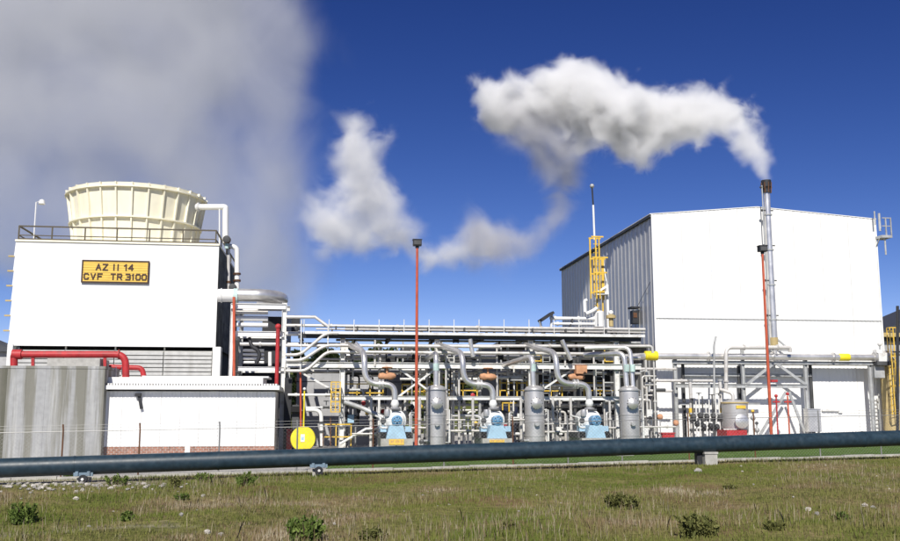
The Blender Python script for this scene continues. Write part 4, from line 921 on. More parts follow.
for py, a, c in ((238.5, 588.5, 600.5), (259, 589.5, 605), (274, 590.5, 604), (293, 590.5, 602)):
    for dy in (0, -.7):
        x0, x1 = X_(a, py, YM), X_(c, py, YM); z = Z_(597, py, YM); MB().bar((x0, YM + dy, z), (x1, YM + dy, z), .10).build('hoop', M['yellow'], lc)
for k in range(16):
    z = Z_(597, 310 - k*4.4, YM); MB().bar((X_(594, 280, YM), YM + .02, z), (X_(599.5, 280, YM), YM + .02, z), .045).build('rung', M['yellow'], lc)
yb_(607.5, 285, 328, .16, -.2, 'white', 'post')
MB().bar(P(595, 294, YM - .2), P(607, 293.5, YM - .2), .22, .9).build('landing', M['white'], lc)
MB().bar(P(596, 293, YM - .2), P(607, 286, YM - .2), .14).build('brace', M['white'], lc)
MB().bar(P(603, 261, YM), P(607, 286, YM), .08).build('brace', M['white'], lc)

# right hand pipe bridge in front of the hall
YQ = 70.8
pb = thing('pipe_bridge', 'grey steel pipe bridge running along the front of the white hall', 'pipe rack', (X_(676, 440, YQ), YQ, 0))
for px, top in ((676, 357), (744, 348), (807, 357), (872, 362)): column(pb, px, top, 445 if px != 744 else 445, YQ, .26 if px != 744 else .22, M['steelg'])
for px, top in ((684, 364), (812, 364), (740, 366)): column(pb, px, top, 445, YQ + .75, .2, M['darkgrey'])
beam(pb, 672, 882, 362.8, YQ - .12, .25, M['steelg']); beam(pb, 676, 807, 386, YQ - .12, .30, M['steelg']); beam(pb, 676, 882, 364, YQ + .75, .2, M['darkgrey'])
beam(pb, 684, 812, 375, YQ + .75, .22, M['steelg']); beam(pb, 676, 760, 404, YQ + .6, .2, M['steelg'])
for px in (690, 705, 722, 760, 790, 826, 845, 862): x = X_(px, 363, YQ); z = Z_(px, 363, YQ); MB().ibeam((x, YQ, z), (x, YQ + .75, z), .18, .14).build('cross_beam', M['steelg'], pb, False)
for (a, c) in (((745, 386), (773, 364)), ((777, 364), (806, 385)), ((757, 440), (786, 392)), ((789, 392), (806, 436))): MB().bar(P(*a, YQ - .1), P(*c, YQ - .1), .2, .12).build('brace', M['steelg'], pb)
bp = pipe('steam_main', 'big silver steam main running along the pipe bridge', 'pipe', [P(600, 358, YQ - 4), P(628, 357.4, YQ - 1.2), P(638, 356.4, YQ - .3), P(668, 356.2, YQ - .3), (X_(884, 354, YQ), YQ - .3, Z_(668, 356.2, YQ))], .255, M['jacket'], [(3, .18), (3, .47), (3, .75)], rad=1.2, n=20)
for (a, c) in ((644.5, 657.5), (838.5, 849)):
    xa, xb = X_(a, 355, YQ - .3), X_(c, 355, YQ - .3); z = Z_(668, 356.2, YQ) ; MB().lathe(((xa + xb)/2, YQ - .3, z), [(.262, -(xb-xa)/2), (.36 if a < 700 else .29, -(xb-xa)/2 + .04), (.36 if a < 700 else .29, (xb-xa)/2 - .04), (.262, (xb-xa)/2)], 20, axis='x').build('marker_band', M['lemon'], bp)
ev = thing('end_valve', 'chunky white valve assembly at the right end of the steam main', 'valve', P(880, 362, YQ))
p = P(880.5, 353, YQ - .3); p.z = Z_(668, 356.2, YQ)
MB().box(p.x - .42, p.x + .42, p.y - .4, p.y + .4, p.z - .32, p.z + .36).build('body', M['steelw'], ev); MB().lathe(p, [(.42, -.6), (.42, -.46), (.3, -.46), (.3, .46), (.42, .46), (.42, .6)], 20, axis='x').build('flange', M['vessel'], ev)
MB().tube([p + Vector((-.15, -.2, .36)), p + Vector((-.15, -.2, 1.0))], .07, 8).build('stem', M['steelg'], ev); MB().ball(p + Vector((-.15, -.2, 1.05)), .17).build('cap', M['steelw'], ev)
MB().box(p.x - .5, p.x - .1, p.y - .3, p.y + .3, p.z + .362, p.z + .62).build('actuator', M['white'], ev); MB().box(p.x - .6, p.x + .6, p.y - .45, p.y + .45, p.z - .62, p.z - .33).build('support', M['darkgrey'], ev)
pl = thing('hanging_panel', 'grey instrument panel hanging below the steam main end', 'panel', P(872, 392, YQ))
MB().box(X_(866.5, 380, YQ), X_(880, 380, YQ), YQ - .1, YQ + .2, Z_(872, 392, YQ), Z_(872, 374, YQ)).build('panel_plate', M['steelg'], pl) if False else None
MB().box(X_(873, 380, YQ), X_(883, 380, YQ), YQ - .3, YQ + .2, Z_(872, 378, YQ), Z_(872, 366, YQ)).build('panel_plate', M['steelg'], pl)
pipe('loop_pipe', 'white looping pipe rising over the steam main and level to the stack foot', 'pipe', [P(726, 390, YQ - .9), P(726, 347.5, YQ - .9), P(790, 347.5, YQ - .9), P(790, 352, YQ - .9)], .15, M['pipew'], [(0, .2), (1, .28), (1, .8)], rad=.5, n=14)
pipe('vent_pole', 'thin dark vent pole with a bent top before the hall', 'pole', [P(714.5, 437, YQ - 1.5), P(714, 345, YQ - 1.5), P(716, 336.5, YQ - 1.5)], .075, M['steelg'], rad=.2)
pipe('loop_pipe', 'short grey level pipe left of the looping pipe, upper', 'pipe', H(648, 714, 380.8, YQ - 1.2), .11, M['pipew'], [(0, .5)])
pipe('loop_pipe', 'grey pipe stepping up right of the hall-side vessel', 'pipe', [P(642, 386, YQ - 3), P(650, 391, YQ - 3), P(672, 391, YQ - 3)], .1, M['pipew'], rad=.3)
pipe('loop_pipe', 'thin pale pipe below the steam main left end', 'pipe', H(640, 676, 369, YQ - 3), .09, M['pipew'])
pipe('loop_pipe', 'curved grey hand pipe by the hall corner', 'pipe', [P(640, 372, YQ - 4), P(648, 370, YQ - 4), P(650, 380, YQ - 4), P(649, 392, YQ - 4)], .07, M['steelg'], rad=.4)
for k, px in enumerate((691, 721)):
    x = X_(px, 405, YQ - 2); t = thing('marker_pipe', '%s upright grey pipe with a yellow collar in front of the hall' % ('left', 'right')[k], 'pipe', (x, YQ - 2, 0))
    z0, z1 = -.1, Z_(px, 381, YQ - 2); MB().tube([(x, YQ - 2, z0), (x, YQ - 2, z1)], .125, 12).build('pipe_body', M['pipew'], t); MB().tube([(x, YQ - 2, z1), (x, YQ - 2, z1 + .12)], .2, 14).build('flange', M['steelg'], t)
    zz = Z_(px, 412.5, YQ - 2); MB().tube([(x, YQ - 2, zz - .32), (x, YQ - 2, zz + .32)], .19, 14).build('collar', M['yellow'], t)
# valve manifold
mf = thing('valve_manifold', 'dark cluster of small valves and pipes left of the silver tank', 'valves', P(707, 440, YQ - 2.3))
rr = random.Random(12)
for k, py in enumerate((414, 420, 430)): a, c = H(690, 722, py, YQ - 2.2); MB().tube([a, c], .10 if k != 1 else .14, 10).build('header', M['darkgrey' if k else 'steelg'], mf)
for k in range(9):
    px = 693 + k*3.3; x = X_(px, 415, YQ - 2.3); zt_ = Z_(px, 396 + rr.uniform(-3, 9), YQ - 2.3)
    MB().tube([(x, YQ - 2.3, .1), (x, YQ - 2.3, zt_)], .055, 8).build('spindle', M['steelw' if k % 3 else 'darkgrey'], mf)
    MB().lathe((x, YQ - 2.4, Z_(px, 416 + 9*(k % 2) + rr.uniform(-2, 2), YQ)), [(.05, -.2), (.2, -.12), (.24, 0), (.2, .12), (.05, .2)], 12, axis='x').build('valve_body', M['dark' if k % 2 else 'darkgrey'], mf)
    if k % 2 == 0: MB().lathe((x, YQ - 2.3, zt_), [(.2, -.02), (.23, 0), (.2, .02), (.03, .04)], 12).build('hand_wheel', M['darkgrey'], mf)
for k, (px, py) in enumerate(((660, 417), (676, 423))):
    p = P(px, py, YQ - 3.5); t = thing('orange_valve', 'small orange valve head %s of the grey bridge column' % ('left', 'in front')[k] , 'valve', p); MB().ball(p, .22).build('body', M['terra'], t); MB().tube([p - Vector((0, 0, p.z)), p], .05, 8).build('stem', M['steelg'], t)
pr_ = P(667, 436, YQ - 3.5); tag(MB().box(pr_.x - .45, pr_.x + .45, pr_.y - .3, pr_.y + .3, -.1, pr_.z + .15).box(pr_.x - .5, pr_.x + .5, pr_.y - .35, pr_.y + .35, pr_.z + .152, pr_.z + .24).build('red_box', M['red']), 'low red box left of the grey bridge column', 'box')
# silver tank
YK = 68.0
x = X_(735, 415, YK); r = (X_(747, 415, YK) - X_(722.5, 415, YK))/2; zt_ = Z_(735, 403, YK); zb0 = Z_(735, 429, YK)
tk = thing('silver_tank', 'squat silver tank with round manhole cover on a red base', 'tank', (x, YK, 0))
MB().lathe((x, YK, 0), [(r, zb0), (r, zt_), (r*1.03, zt_ + .03), (r*.9, zt_ + .12), (r*.4, zt_ + .22), (.02, zt_ + .24)], 32).build('shell', M['vessel'], tk)
MB().lathe((x, YK, 0), [(r*1.0 + .004, zt_ - .04), (r*1.06, zt_ - .04), (r*1.06, zt_ + .06), (r + .004, zt_ + .06)], 32).build('rim', M['tan'], tk)
xm, zm = X_(740.5, 422, YK - r), Z_(740.5, 421.5, YK - r)
MB().lathe((xm, YK - r*.75, zm), [(.4, 0), (.4, -.4), (.52, -.4), (.52, -.5), (.45, -.54), (.02, -.56)], 28, axis='y').build('manhole_cover', M['jacket'], tk)
MB().box(x - .3, x + .42, YK - r - .03, YK - r + .2, Z_(735, 408.7, YK - r), Z_(735, 405.5, YK - r)).build('warning_plate', M['yellow'], tk)
MB().box(X_(719, 430, YK), X_(739, 430, YK), YK - r - .4, YK + r*.4, -.1, Z_(735, 430.2, YK - r)).build('base', M['red'], tk)
MB().box(X_(739.5, 430, YK), X_(747, 430, YK), YK - r*.3, YK + r*.5, -.1, zb0).build('foot', M['concrete'], tk)
MB().tube(fillet([(x - .1, YK, zt_ + .2), (x - .1, YK, zt_ + .7), (x - .8, YK + .6, zt_ + 1.0)], .3), .13, 12).build('inlet_pipe', M['pipew'], tk)
for k, (px, m_) in enumerate(((777, 'red'), (788.5, 'red'))):
    x = X_(px, 415, YQ - 2); t = thing('red_valve_post', '%s red valve post right of the second red lamp post' % ('left', 'right')[k], 'valve', (x, YQ - 2, 0))
    MB().tube([(x, YQ - 2, -.1), (x, YQ - 2, Z_(px, 396, YQ - 2))], .06, 10).build('post_pipe', M['red' if k == 0 else 'orange'], t); MB().ball((x, YQ - 2, Z_(px, 396 if k == 0 else 394, YQ - 2)), .13).build('valve_head', M['red'], t)
    MB().tube([(x - .28, YQ - 2, Z_(px, 402, YQ - 2)), (x + .28, YQ - 2, Z_(px, 402, YQ - 2))], .06, 8).build('cross_arm', M['red'], t)
p = P(774, 381, YQ - .4); tag(MB().box(p.x - .25, p.x + .25, p.y - .1, p.y + .1, p.z - .09, p.z + .09).build('red_tag', M['red']), 'small red tag plate on the pipe bridge beam', 'plate')
for k, (px, py) in enumerate(((702, 425), (753, 418), (757, 430))):
    p = P(px, py, YQ - 1.8); t = thing('small_valve', ('small grey valve inside the dark manifold', 'small yellow-topped valve right of the silver tank', 'small grey valve low right of the silver tank')[k], 'valve', p)
    MB().ball(p, .2).build('body', M['steelg'], t); MB().tube([p - Vector((0, 0, p.z)), p + Vector((0, 0, .5))], .06, 8).build('stem', M['steelg'], t); MB().ball(p + Vector((0, 0, .5)), .13).build('cap', M['yellow' if k == 1 else 'darkgrey'], t)
bx = thing('metal_cabinet', 'galvanised metal cabinet standing before the hall wall', 'cabinet', P(815, 440, YQ - .8))
p0, p1 = P(809, 432, YQ - .8), P(820.5, 409.5, YQ - .8)
MB().box(p0.x, p1.x, YQ - .8, YQ - .1, p0.z, p1.z).build('body', M['jacket'], bx); MB().box(p0.x - .04, p1.x + .04, YQ - .86, YQ - .06, p1.z + .003, p1.z + .06).build('lid', M['jacket'], bx); MB().box(p0.x + .06, p1.x - .06, YQ - .83, YQ - .803, p0.z + .06, p1.z - .06).build('door', M['jacket'], bx)
MB().bar((p0.x + .1, YQ - .5, -.1), (p0.x + .1, YQ - .5, p0.z), .1).bar((p1.x - .1, YQ - .5, -.1), (p1.x - .1, YQ - .5, p0.z), .1).build('leg', M['steelg'], bx)
# right exhaust stack
YX = 71.3
ex = thing('exhaust_stack', 'slender silver exhaust stack with dark cap before the white hall', 'stack', P(775, 350, YX))
a, c = P(775, 349, YX), P(765.5, 182, YX); x = (a.x + c.x)/2
zs_ = [Z_(770, py, YX) for py in (349, 320, 285, 250, 215, 192)]
MB().tube([(x, YX, z) for z in zs_], [.29, .29, .27, .26, .255, .255], 24).build('stack_pipe', M['jacket'], ex)
for z in zs_[1:-1]: MB().lathe((x, YX, z), [(.27, -.05), (.34, -.05), (.34, .05), (.27, .05)], 24).build('band', M['steelg'], ex)
zc_ = zs_[-1]
MB().lathe((x, YX, zc_), [(.26, -.1), (.36, -.08), (.36, .1), (.26, .1)], 24).build('collar', M['dark'], ex)
MB().lathe((x, YX, zc_ + .1), [(.28, 0), (.28, .2), (.40, .3), (.40, .85), (.34, .85), (.34, .2), (.02, .2)], 24).build('cap', M['dark'], ex)
for k in range(8):
    t = 2*math.pi*k/8; MB().bar((x + .36*math.cos(t), YX + .36*math.sin(t), zc_ - .1), (x + .41*math.cos(t), YX + .41*math.sin(t), zc_ + .75), .07).build('cap_strut', M['rust'], ex)
xt = x - .42
MB().tube([(xt, YX - .1, zs_[0]), (xt, YX - .1, zc_ + .5)], .05, 8).build('tracer_pipe', M['steelg'], ex)
for z in zs_[1:]:
    MB().bar((xt - .15, YX - .1, z + .35), (x + .42, YX - .1, z + .35), .09).build('clamp', M['darkgrey'], ex)
    MB().ball((xt - .1, YX - .1, z + .35), .1).build('clamp_end', M['darkgrey'], ex)
MB().lathe((x, YX, zs_[0]), [(.31, 0), (.31, .9), (.291, .9)], 20).build('sleeve', M['tan'], ex)
xr = X_(790, 349, YX)
MB().bar((x + .3, YX, zs_[0] + .75), (xr, YX, zs_[0] - .05), .12).bar((x - .3, YX, zs_[0] - .1), (xr, YX, zs_[0] - .1), .14).build('bracket', M['steelg'], ex)
MB().tube([(x, YX, zs_[0]), (x, YX, Z_(776, 358, YX))], .2, 14).build('foot_pipe', M['jacket'], ex)
# far right: tan column, dark roof, dark pole
YZ = 71.3
tc = thing('tan_column', 'tall tan insulated column with yellow ladder at the right edge', 'column', P(891, 440, YZ))
xa, xb = X_(883, 400, YZ), X_(897.5, 400, YZ)
MB().lathe(((xa + xb)/2, YZ, 0), [((xb-xa)/2, -.1), ((xb-xa)/2, Z_(890, 362, YZ)), ((xb-xa)*.3, Z_(890, 357, YZ)), (.02, Z_(890, 356, YZ))], 28).build('shell', M['tan'], tc)
cage('yellow ladder up the tan column at the right frame edge', 889.5, 896, 328, 415, YZ - 1.1, .4, 'yellow', 14)
dr = thing('far_shed', 'dark roofed shed with orange gutter at the right edge', 'shed', P(900, 440, 84))
xa, xb = X_(878, 340, 84), X_(960, 340, 84)
MB().box(xa, xb, 84, 92, 0, Z_(890, 341, 84)).build('wall', M['steelg'], dr); 
b = MB(); z0, z1, z2 = Z_(890, 341, 84) + .004, Z_(880, 333, 84), Z_(960, 298, 84)
b.add([(xa - .3, 83.6, z0), (xb, 83.6, z0), (xb, 83.6, z2), (xa - .3, 83.6, z1), (xa - .3, 92.3, z0), (xb, 92.3, z0), (xb, 92.3, z2), (xa - .3, 92.3, z1)], [(0,1,2,3),(4,7,6,5),(0,3,7,4),(1,5,6,2),(0,4,5,1),(3,2,6,7)]); b.build('roof', M['roofdark'], dr, False)
MB().box(xa - .2, xb, 83.2, 83.58, Z_(890, 337.5, 84), Z_(890, 333.5, 84)).build('gutter', M['tan'], dr)
pipe('edge_pole', 'dark slender pole with cross arm at the right frame edge', 'pole', [P(897.5, 440, YQ - 3), P(897.5, 306, YQ - 3)], .11, M['dark'])
MB().bar(P(893, 352, YQ - 3), P(902, 352, YQ - 3), .1).build('cross_arm', M['dark'], bpy.data.objects['edge_pole'])
pipe('edge_pipe', 'level grey pipe leaving the frame at the right edge', 'pipe', H(884, 930, 353.5, YQ - .3), .2, M['jacket'])

for (a, c, py, d, lab) in ((404, 426, 428, 2.0, 'low pale pipe between red lamp post and first vessel'), (446, 480, 431, 2.2, 'low pale pipe between first vessel and second pump'), (508, 525, 420, 2.0, 'level pale pipe right of the second pump'), (544, 578, 432, 2.2, 'low pale pipe between middle vessel and third pump'),
                           (446, 480, 420, 1.4, 'thin pale pipe left of the second pump'), (544, 578, 424, 1.4, 'thin pale pipe left of the third pump'), (606, 620, 428, 2.0, 'low pale pipe between third pump and hall-side vessel'), (352, 384, 434, 2.0, 'low pale pipe left of the first pump'), (640, 676, 427, 1.8, 'low pale pipe between hall-side vessel and grey bridge')):
    run(a, c, py, YR - .9, d, 'pipew', lab, (.3, .75), 'low_pipe')
for i, (a, c, p0_, p1_, wh) in enumerate(((402, 430, 346, 384, 'right of the red lamp post'), (448, 478, 353, 383, 'behind the second curved suction pipe'), (378, 398, 352, 366, 'above the first orange valve'), (500, 526, 350, 384, 'left of the middle vessel outlet'))):
    Yc = YR2 + 1.2; xa, xb = X_(a, 365, Yc), X_(c, 365, Yc); z0, z1 = Z_((a + c)/2, p1_, Yc), Z_((a + c)/2, p0_, Yc)  # dark slatted banks added to extend the dark background inside the rack
    t = thing('filler_bank', 'added dark slatted cooler bank hung in the rack ' + wh, 'filler', ((xa + xb)/2, Yc, z0)); MB().box(xa, xb, Yc, Yc + 1.2, z0, z1).build('casing', M['dark'], t)
    for k in range(6):
        z = z0 + (z1 - z0)*(k + .5)/6; MB().box(xa, xb, Yc - .14, Yc - .003, z - .09, z + .05).build('slat', M['darkgrey'], t)
    for x in (xa, xb - .1): MB().box(x, x + .1, Yc - .2, Yc - .141, z0 - .6, z1 + .3).build('post', M['steelg'], t)
p = P(504.5, 427.5, YR - 1.4); t = thing('red_box', 'small red box standing right of the second pump', 'box', (p.x, p.y, 0)); MB().box(p.x - .16, p.x + .16, p.y, p.y + .25, p.z - .2, p.z + .2).build('body', M['red'], t); MB().bar((p.x, p.y + .12, 0), (p.x, p.y + .12, p.z - .2), .07).build('post', M['steelg'], t); MB().box(p.x - .18, p.x + .18, p.y - .02, p.y + .27, p.z + .202, p.z + .24).build('lid', M['steelw'], t)

for bi, (a_, c_, wh) in enumerate(((346, 386, 'between the yellow ladder cage and the first pump'), (402, 426, 'between red lamp post and first vessel'), (446, 482, 'between first vessel and second pump'), (506, 526, 'between second pump and middle vessel'), (545, 583, 'between middle vessel and third pump'), (603, 620, 'between third pump and hall-side vessel'), (640, 655, 'between hall-side vessel and the hall corner'))):
    rr = random.Random(40 + bi); Yb = YR + 2.2
    t = thing('pipe_cluster', 'tangle of thin pipes in the rack ' + wh, 'pipes', (X_((a_ + c_)/2, 420, Yb), Yb, 0))
    px = a_ + 1.
    while px < c_:
        Yk = Yb + rr.uniform(-1.6, 2.5); top = rr.choice((352, 362, 376, 390, 400, 412)); bot = rr.choice((441, 441, 441, 425, 405)); bot = max(bot, top + 18); x = X_(px, 410, Yk); r_ = rr.choice((.05, .06, .08, .11))
        z0, z1 = (-.1 if bot > 438 else Z_(px, bot, Yk)), Z_(px, top, Yk); m_ = M[rr.choice(('steelg', 'pipew', 'darkgrey', 'steelw', 'dark', 'jacket'))]
        dx = rr.choice((-1, 1)) * rr.uniform(.3, 1.0)
        MB().tube(fillet([(x, Yk, z0), (x, Yk, z1), (x + dx, Yk + .1, z1)], .2, 4), r_, 8).build('upright_pipe', m_, t)
        if rr.random() < .7:
            zz = z0 + (z1 - z0)*rr.uniform(.2, .8); k = MB().lathe((x, Yk, zz), [(r_, -.2), (r_*2, -.18), (r_*2, -.1), (r_*1.5, 0), (r_*2, .1), (r_*2, .18), (r_, .2)], 10); k.tube([(x, Yk - r_, zz), (x, Yk - r_ - .25, zz)], .025, 6); k.build('valve_body', M[rr.choice(('darkgrey', 'dark', 'vessel'))], t)
            MB().lathe((x, Yk - r_ - .26, zz), [(.02, .02), (.13, .015), (.15, 0), (.13, -.015), (.02, -.03)], 10, axis='y').build('hand_wheel', M[rr.choice(('dark', 'darkgrey', 'red', 'yellow', 'dark'))], t)
        px += rr.uniform(2.2, 5.0)
    for k in range(6):
        py = rr.uniform(372, 436); Yk = Yb + rr.uniform(-1.8, 2.5); a, c = H(a_ + rr.uniform(-2, 5), c_ - rr.uniform(-2, 5), py, Yk); MB().tube([a, c], rr.choice((.05, .07, .1)), 8).build('level_pipe', M[rr.choice(('steelg', 'pipew', 'steelw', 'darkgrey'))], t)
    for k in range(2):
        px = rr.uniform(a_, c_); py = rr.uniform(402, 432); p = P(px, py, Yb - 1.5); MB().box(p.x - .2, p.x + .2, p.y, p.y + .2, p.z - .25, p.z + .25).build('junction_box', M[rr.choice(('steelg', 'dark', 'paleblue', 'steelw'))], t)
# ---------------------------------------------------------------- foreground: blue pipe, fence, lamp posts, marker disc
DA, DB = 34.0, 42.6
A = PF(-60, 470.1, DA - .6); B = PF(960, 436.1, DB + .6)
def bp_pt(t): return A + (B - A) * t
RB = .34
bpipe = MB().tube([bp_pt(i/12) for i in range(13)], RB, 40).build('blue_pipe', M['bluepipe'])
tag(bpipe, 'long dark blue steam pipeline crossing in front of the whole plant', 'pipeline')
dirp = (B - A).normalized()
for f in (.105, .225, .385, .51, .64, .75, .88):
    p = bp_pt(f); MB().tube([p - dirp*.03, p + dirp*.03], RB + .012, 40).build('weld_band', M['bluepipe'], bpipe)
def t_at(px):
    lo_, hi_ = 0., 1.
    for _ in range(40):
        m_ = (lo_ + hi_)/2; q = CM.inverted() @ bp_pt(m_); x = 450 + FPX * q.x / -q.z
        if x < px: lo_ = m_
        else: hi_ = m_
    return lo_
side = Vector((-dirp.y, dirp.x, 0)).normalized()
def roller(px, lab):
    p = bp_pt(t_at(px)); z0 = float(hgt(np.array(p.x), np.array(p.y)))
    t = thing('pipe_roller', lab, 'roller', (p.x, p.y, z0)); zb = p.z - RB
    fw_ = Vector((dirp.x, dirp.y, 0)).normalized(); n = -side if side.y > 0 else side
    for s_ in (-1, 1):
        c = p + fw_*s_*.2; MB().bar((c.x + n.x*.25, c.y + n.y*.25, zb - .02), (c.x + n.x*.25, c.y + n.y*.25, zb + .14), .1, .34).build('shoe', M['shoe'], t)
    MB().bar((p.x - fw_.x*.33 + n.x*.3, p.y - fw_.y*.33 + n.y*.3, zb + .03), (p.x + fw_.x*.33 + n.x*.3, p.y + fw_.y*.33 + n.y*.3, zb + .03), .13).build('cradle', M['shoe'], t)
    cc = Vector((p.x, p.y, zb - .13)) + n*.3
    MB().tube([cc - n*.12, cc + n*.2], .15, 20).build('roller_wheel', M['dark'], t); MB().tube([cc + n*.19, cc + n*.25], .05, 12).build('hub', M['steelw'], t)
    MB().bar((p.x, p.y, z0 - .3), (p.x, p.y, zb - .1), .4, .5).build('footing', M['concrete'], t)
roller(85, 'pale blue pipe shoe with black roller under the left of the pipeline')
roller(318, 'pale blue pipe shoe with roller under the pipeline left of the lamp post')
p = bp_pt(t_at(708)); z0 = float(hgt(np.array(p.x), np.array(p.y)))
pd = thing('pipe_pedestal', 'square pale concrete pedestal carrying the blue pipeline', 'pedestal', (p.x, p.y, z0))
MB().box(p.x - .27, p.x + .27, p.y - .3, p.y + .3, z0 - .4, p.z - RB + .03).build('block', M['concrete'], pd); MB().box(p.x - .3, p.x + .3, p.y - .33, p.y + .33, p.z - RB - .05, p.z - RB + .034).build('cap', M['concrete'], pd)
MB().box(p.x - .52, p.x - .30, p.y - .05, p.y + .25, z0 - .4, p.z - RB + .02).build('dark_upright', M['dark'], pd)  # dark upright along the pedestal's left side
# fence
fence = thing('chain_link_fence', 'chain-link fence with cranked posts behind the blue pipeline', 'fence', (FA.x, FA.y, 0))
zl_, zr_ = PF(0, 433, 36.3).z, PF(900, 415, 45.3).z
def ftop(x): xa, xb = PF(0, 433, 36.3).x, PF(900, 415, 45.3).x; return zl_ + (zr_ - zl_)*(x - xa)/(xb - xa)
def ft_at(px):
    lo_, hi_ = 0., 1.
    for _ in range(40):
        m_ = (lo_ + hi_)/2; q = CM.inverted() @ (fence_pt(m_) + Vector((0, 0, 1))); x = 450 + FPX * q.x / -q.z
        if x < px: lo_ = m_
        else: hi_ = m_
    return lo_
ts = [ft_at(p) for p in (-20, 62, 139, 219, 297, 373, 444, 513, 568, 622, 689, 755, 820, 881, 925)]
for i, t in enumerate(ts):
    c = fence_pt(t); m_ = M['rust'] if i in (1, 2, 5, 7, 10, 11) else M['galv']
    MB().tube([(c.x, c.y, gz(c.x) - .2), (c.x, c.y, ftop(c.x) + .03), (c.x - .02, c.y - .02, ftop(c.x) + .28)], .032, 8).build('post', m_, fence)
for i in range(len(ts) - 1):
    a, c = fence_pt(ts[i]), fence_pt(ts[i+1])
    for dz, r_ in ((0, .016), (.12, .006), (.24, .006)):
        MB().tube([(a.x, a.y, ftop(a.x) + dz), (c.x, c.y, ftop(c.x) + dz)], r_, 6).build('rail' if dz == 0 else 'barbed_wire', M['galv'], fence)
    L_ = (c - a).length; nn = int(L_ / .16); b = MB(); ha, hc = gz(a.x) + .12, gz(c.x) + .12
    def q_(u, v): x = a.x + (c.x-a.x)*u; return Vector((x, a.y + (c.y-a.y)*u, gz(x) + .12 + (ftop(x) - gz(x) - .14)*v))
    Hh = (ftop(a.x) - gz(a.x)); du = Hh / L_
    for k in range(-int(Hh/.16) - 1, nn + 1):
        for s_ in (0, 1):
            u0 = k*.16/L_; u1 = u0 + du; v0, v1 = 0., 1.
            if u0 < 0: v0 = -u0/du; u0 = 0
            if u1 > 1: v1 = (1 - (u1 - du))/du; u1 = 1
            if v1 - v0 < .05: continue
            if s_: u0, u1 = 1 - u0, 1 - u1
            b.bar(q_(u0, v0), q_(u1, v1), .0042)
    tag(b.build('chain_link', M['galv'], fence, False), kind='stuff')
# red lamp posts
def lamp_post(px, pyb, pyt, Y, lab, lean=0, base=True):
    x = X_(px, 420, Y); zb = gz(x); zt = Z_(px, pyt, Y); t = thing('lamp_post', lab, 'lamp post', (x, Y, zb))
    MB().tube([(x, Y, zb - .1), (x, Y, zb + (zt - zb)*.5), (x, Y, zt)], [.095, .08, .065], 14).build('pole', M['orange'], t)
    MB().tube([(x, Y, zt), (x, Y, zt + .12)], .1, 12).build('pole_cap', M['dark'], t)
    hd = MB().box(x - .23, x + .23, Y - .2, Y + .16, zt + .12, zt + .44).build('lamp_head', M['dark'], t)
    MB().box(x - .19, x + .19, Y - .225, Y - .203, zt + .17, zt + .39).build('lens', M['darkgrey'], hd)
    MB().box(x - .26, x + .26, Y - .22, Y + .18, zt + .442, zt + .47).build('visor', M['dark'], hd)
    MB().lathe((x, Y, zb), [(.2, 0), (.2, .04), (.12, .05), (.12, .06)], 16).build('base_plate', M['orange'], t)
    if base: MB().box(x - .35, x + .35, Y - .35, Y + .35, zb - .3, zb + .22).build('footing', M['concrete'], t)
lamp_post(416.3, 445, 248, 51, 'red lamp post with dark floodlight in front of the pipe rack')
lamp_post(770.6, 445, 254, 51, 'red lamp post with dark floodlight beside the exhaust stack')
xx = X_(622.5, 457, 46.5)
# small concrete bench like slab
sl = thing('concrete_slab', 'small white concrete slab on a post in the lawn behind the fence', 'slab', (xx, 46.8, gz(xx)))
p = P(624, 456.5, 47.5); MB().box(p.x - .45, p.x + .45, 47.3, 47.9, p.z - .06, p.z + .08).build('slab_top', M['concrete'], sl); MB().box(p.x - .15, p.x + .1, 47.5, 47.7, gz(p.x) - .1, p.z - .062).build('leg', M['concrete'], sl)
# yellow disc and marker post
p = P(303, 439, 57.5)
ds = thing('yellow_disc', 'big round yellow disc with white label left of the pump bay', 'disc', (p.x, 57.5, 0))
MB().lathe((p.x, 57.5, p.z), [(.70, .35), (.735, .3), (.735, -.05), (.70, -.1), (.02, -.12)], 40, axis='y').build('drum_face', M['lemon'], ds)
MB().box(p.x - .14, p.x + .10, 57.36, 57.378, p.z - .17, p.z + .27).build('label_plate', M['white'], ds); MB().box(p.x - .09, p.x + .05, 57.352, 57.359, p.z - .06, p.z + .12).build('label_print', M['paleblue'], ds)
MB().box(p.x - .3, p.x + .3, 57.5, 57.9, -.1, p.z - .6).build('stand', M['steelg'], ds)
mp_ = thing('marker_post', 'thin yellow post with white ball top above the yellow disc', 'post', (p.x, 57.9, 0))
x = X_(304, 410, 57.9); MB().tube([(x, 57.9, 0), (x, 57.9, Z_(304, 391, 57.9))], .045, 10).build('pole', M['lemon'], mp_); MB().ball((x, 57.9, Z_(304, 389, 57.9)), .09).build('ball_top', M['white'], mp_)
# ---------------------------------------------------------------- trees, shrubs, grass, stones
def leaf_mat(name, a, c):
    m = bpy.data.materials.new(name); m.use_nodes = True; t = m.node_tree; b = t.nodes['Principled BSDF']; b.inputs['Roughness'].default_value = .75; b.inputs['Specular IOR Level'].default_value = .2
    at = t.nodes.new('ShaderNodeAttribute'); at.attribute_name = 'tint'; r = t.nodes.new('ShaderNodeValToRGB')
    n = len(a); 
    r.color_ramp.elements[0].color = a + (1,); r.color_ramp.elements[1].color = c + (1,)
    t.links.new(at.outputs['Fac'], r.inputs['Fac']); t.links.new(r.outputs['Color'], b.inputs['Base Color']); return m
M['leaf'] = leaf_mat('pine_leaf', (.018, .034, .012), (.07, .10, .03))
M['bushleaf'] = leaf_mat('bush_leaf', (.05, .085, .016), (.15, .20, .045))
M['bark'] = mat('bark', (.10, .07, .05), .9, var=.3, bump=.5)
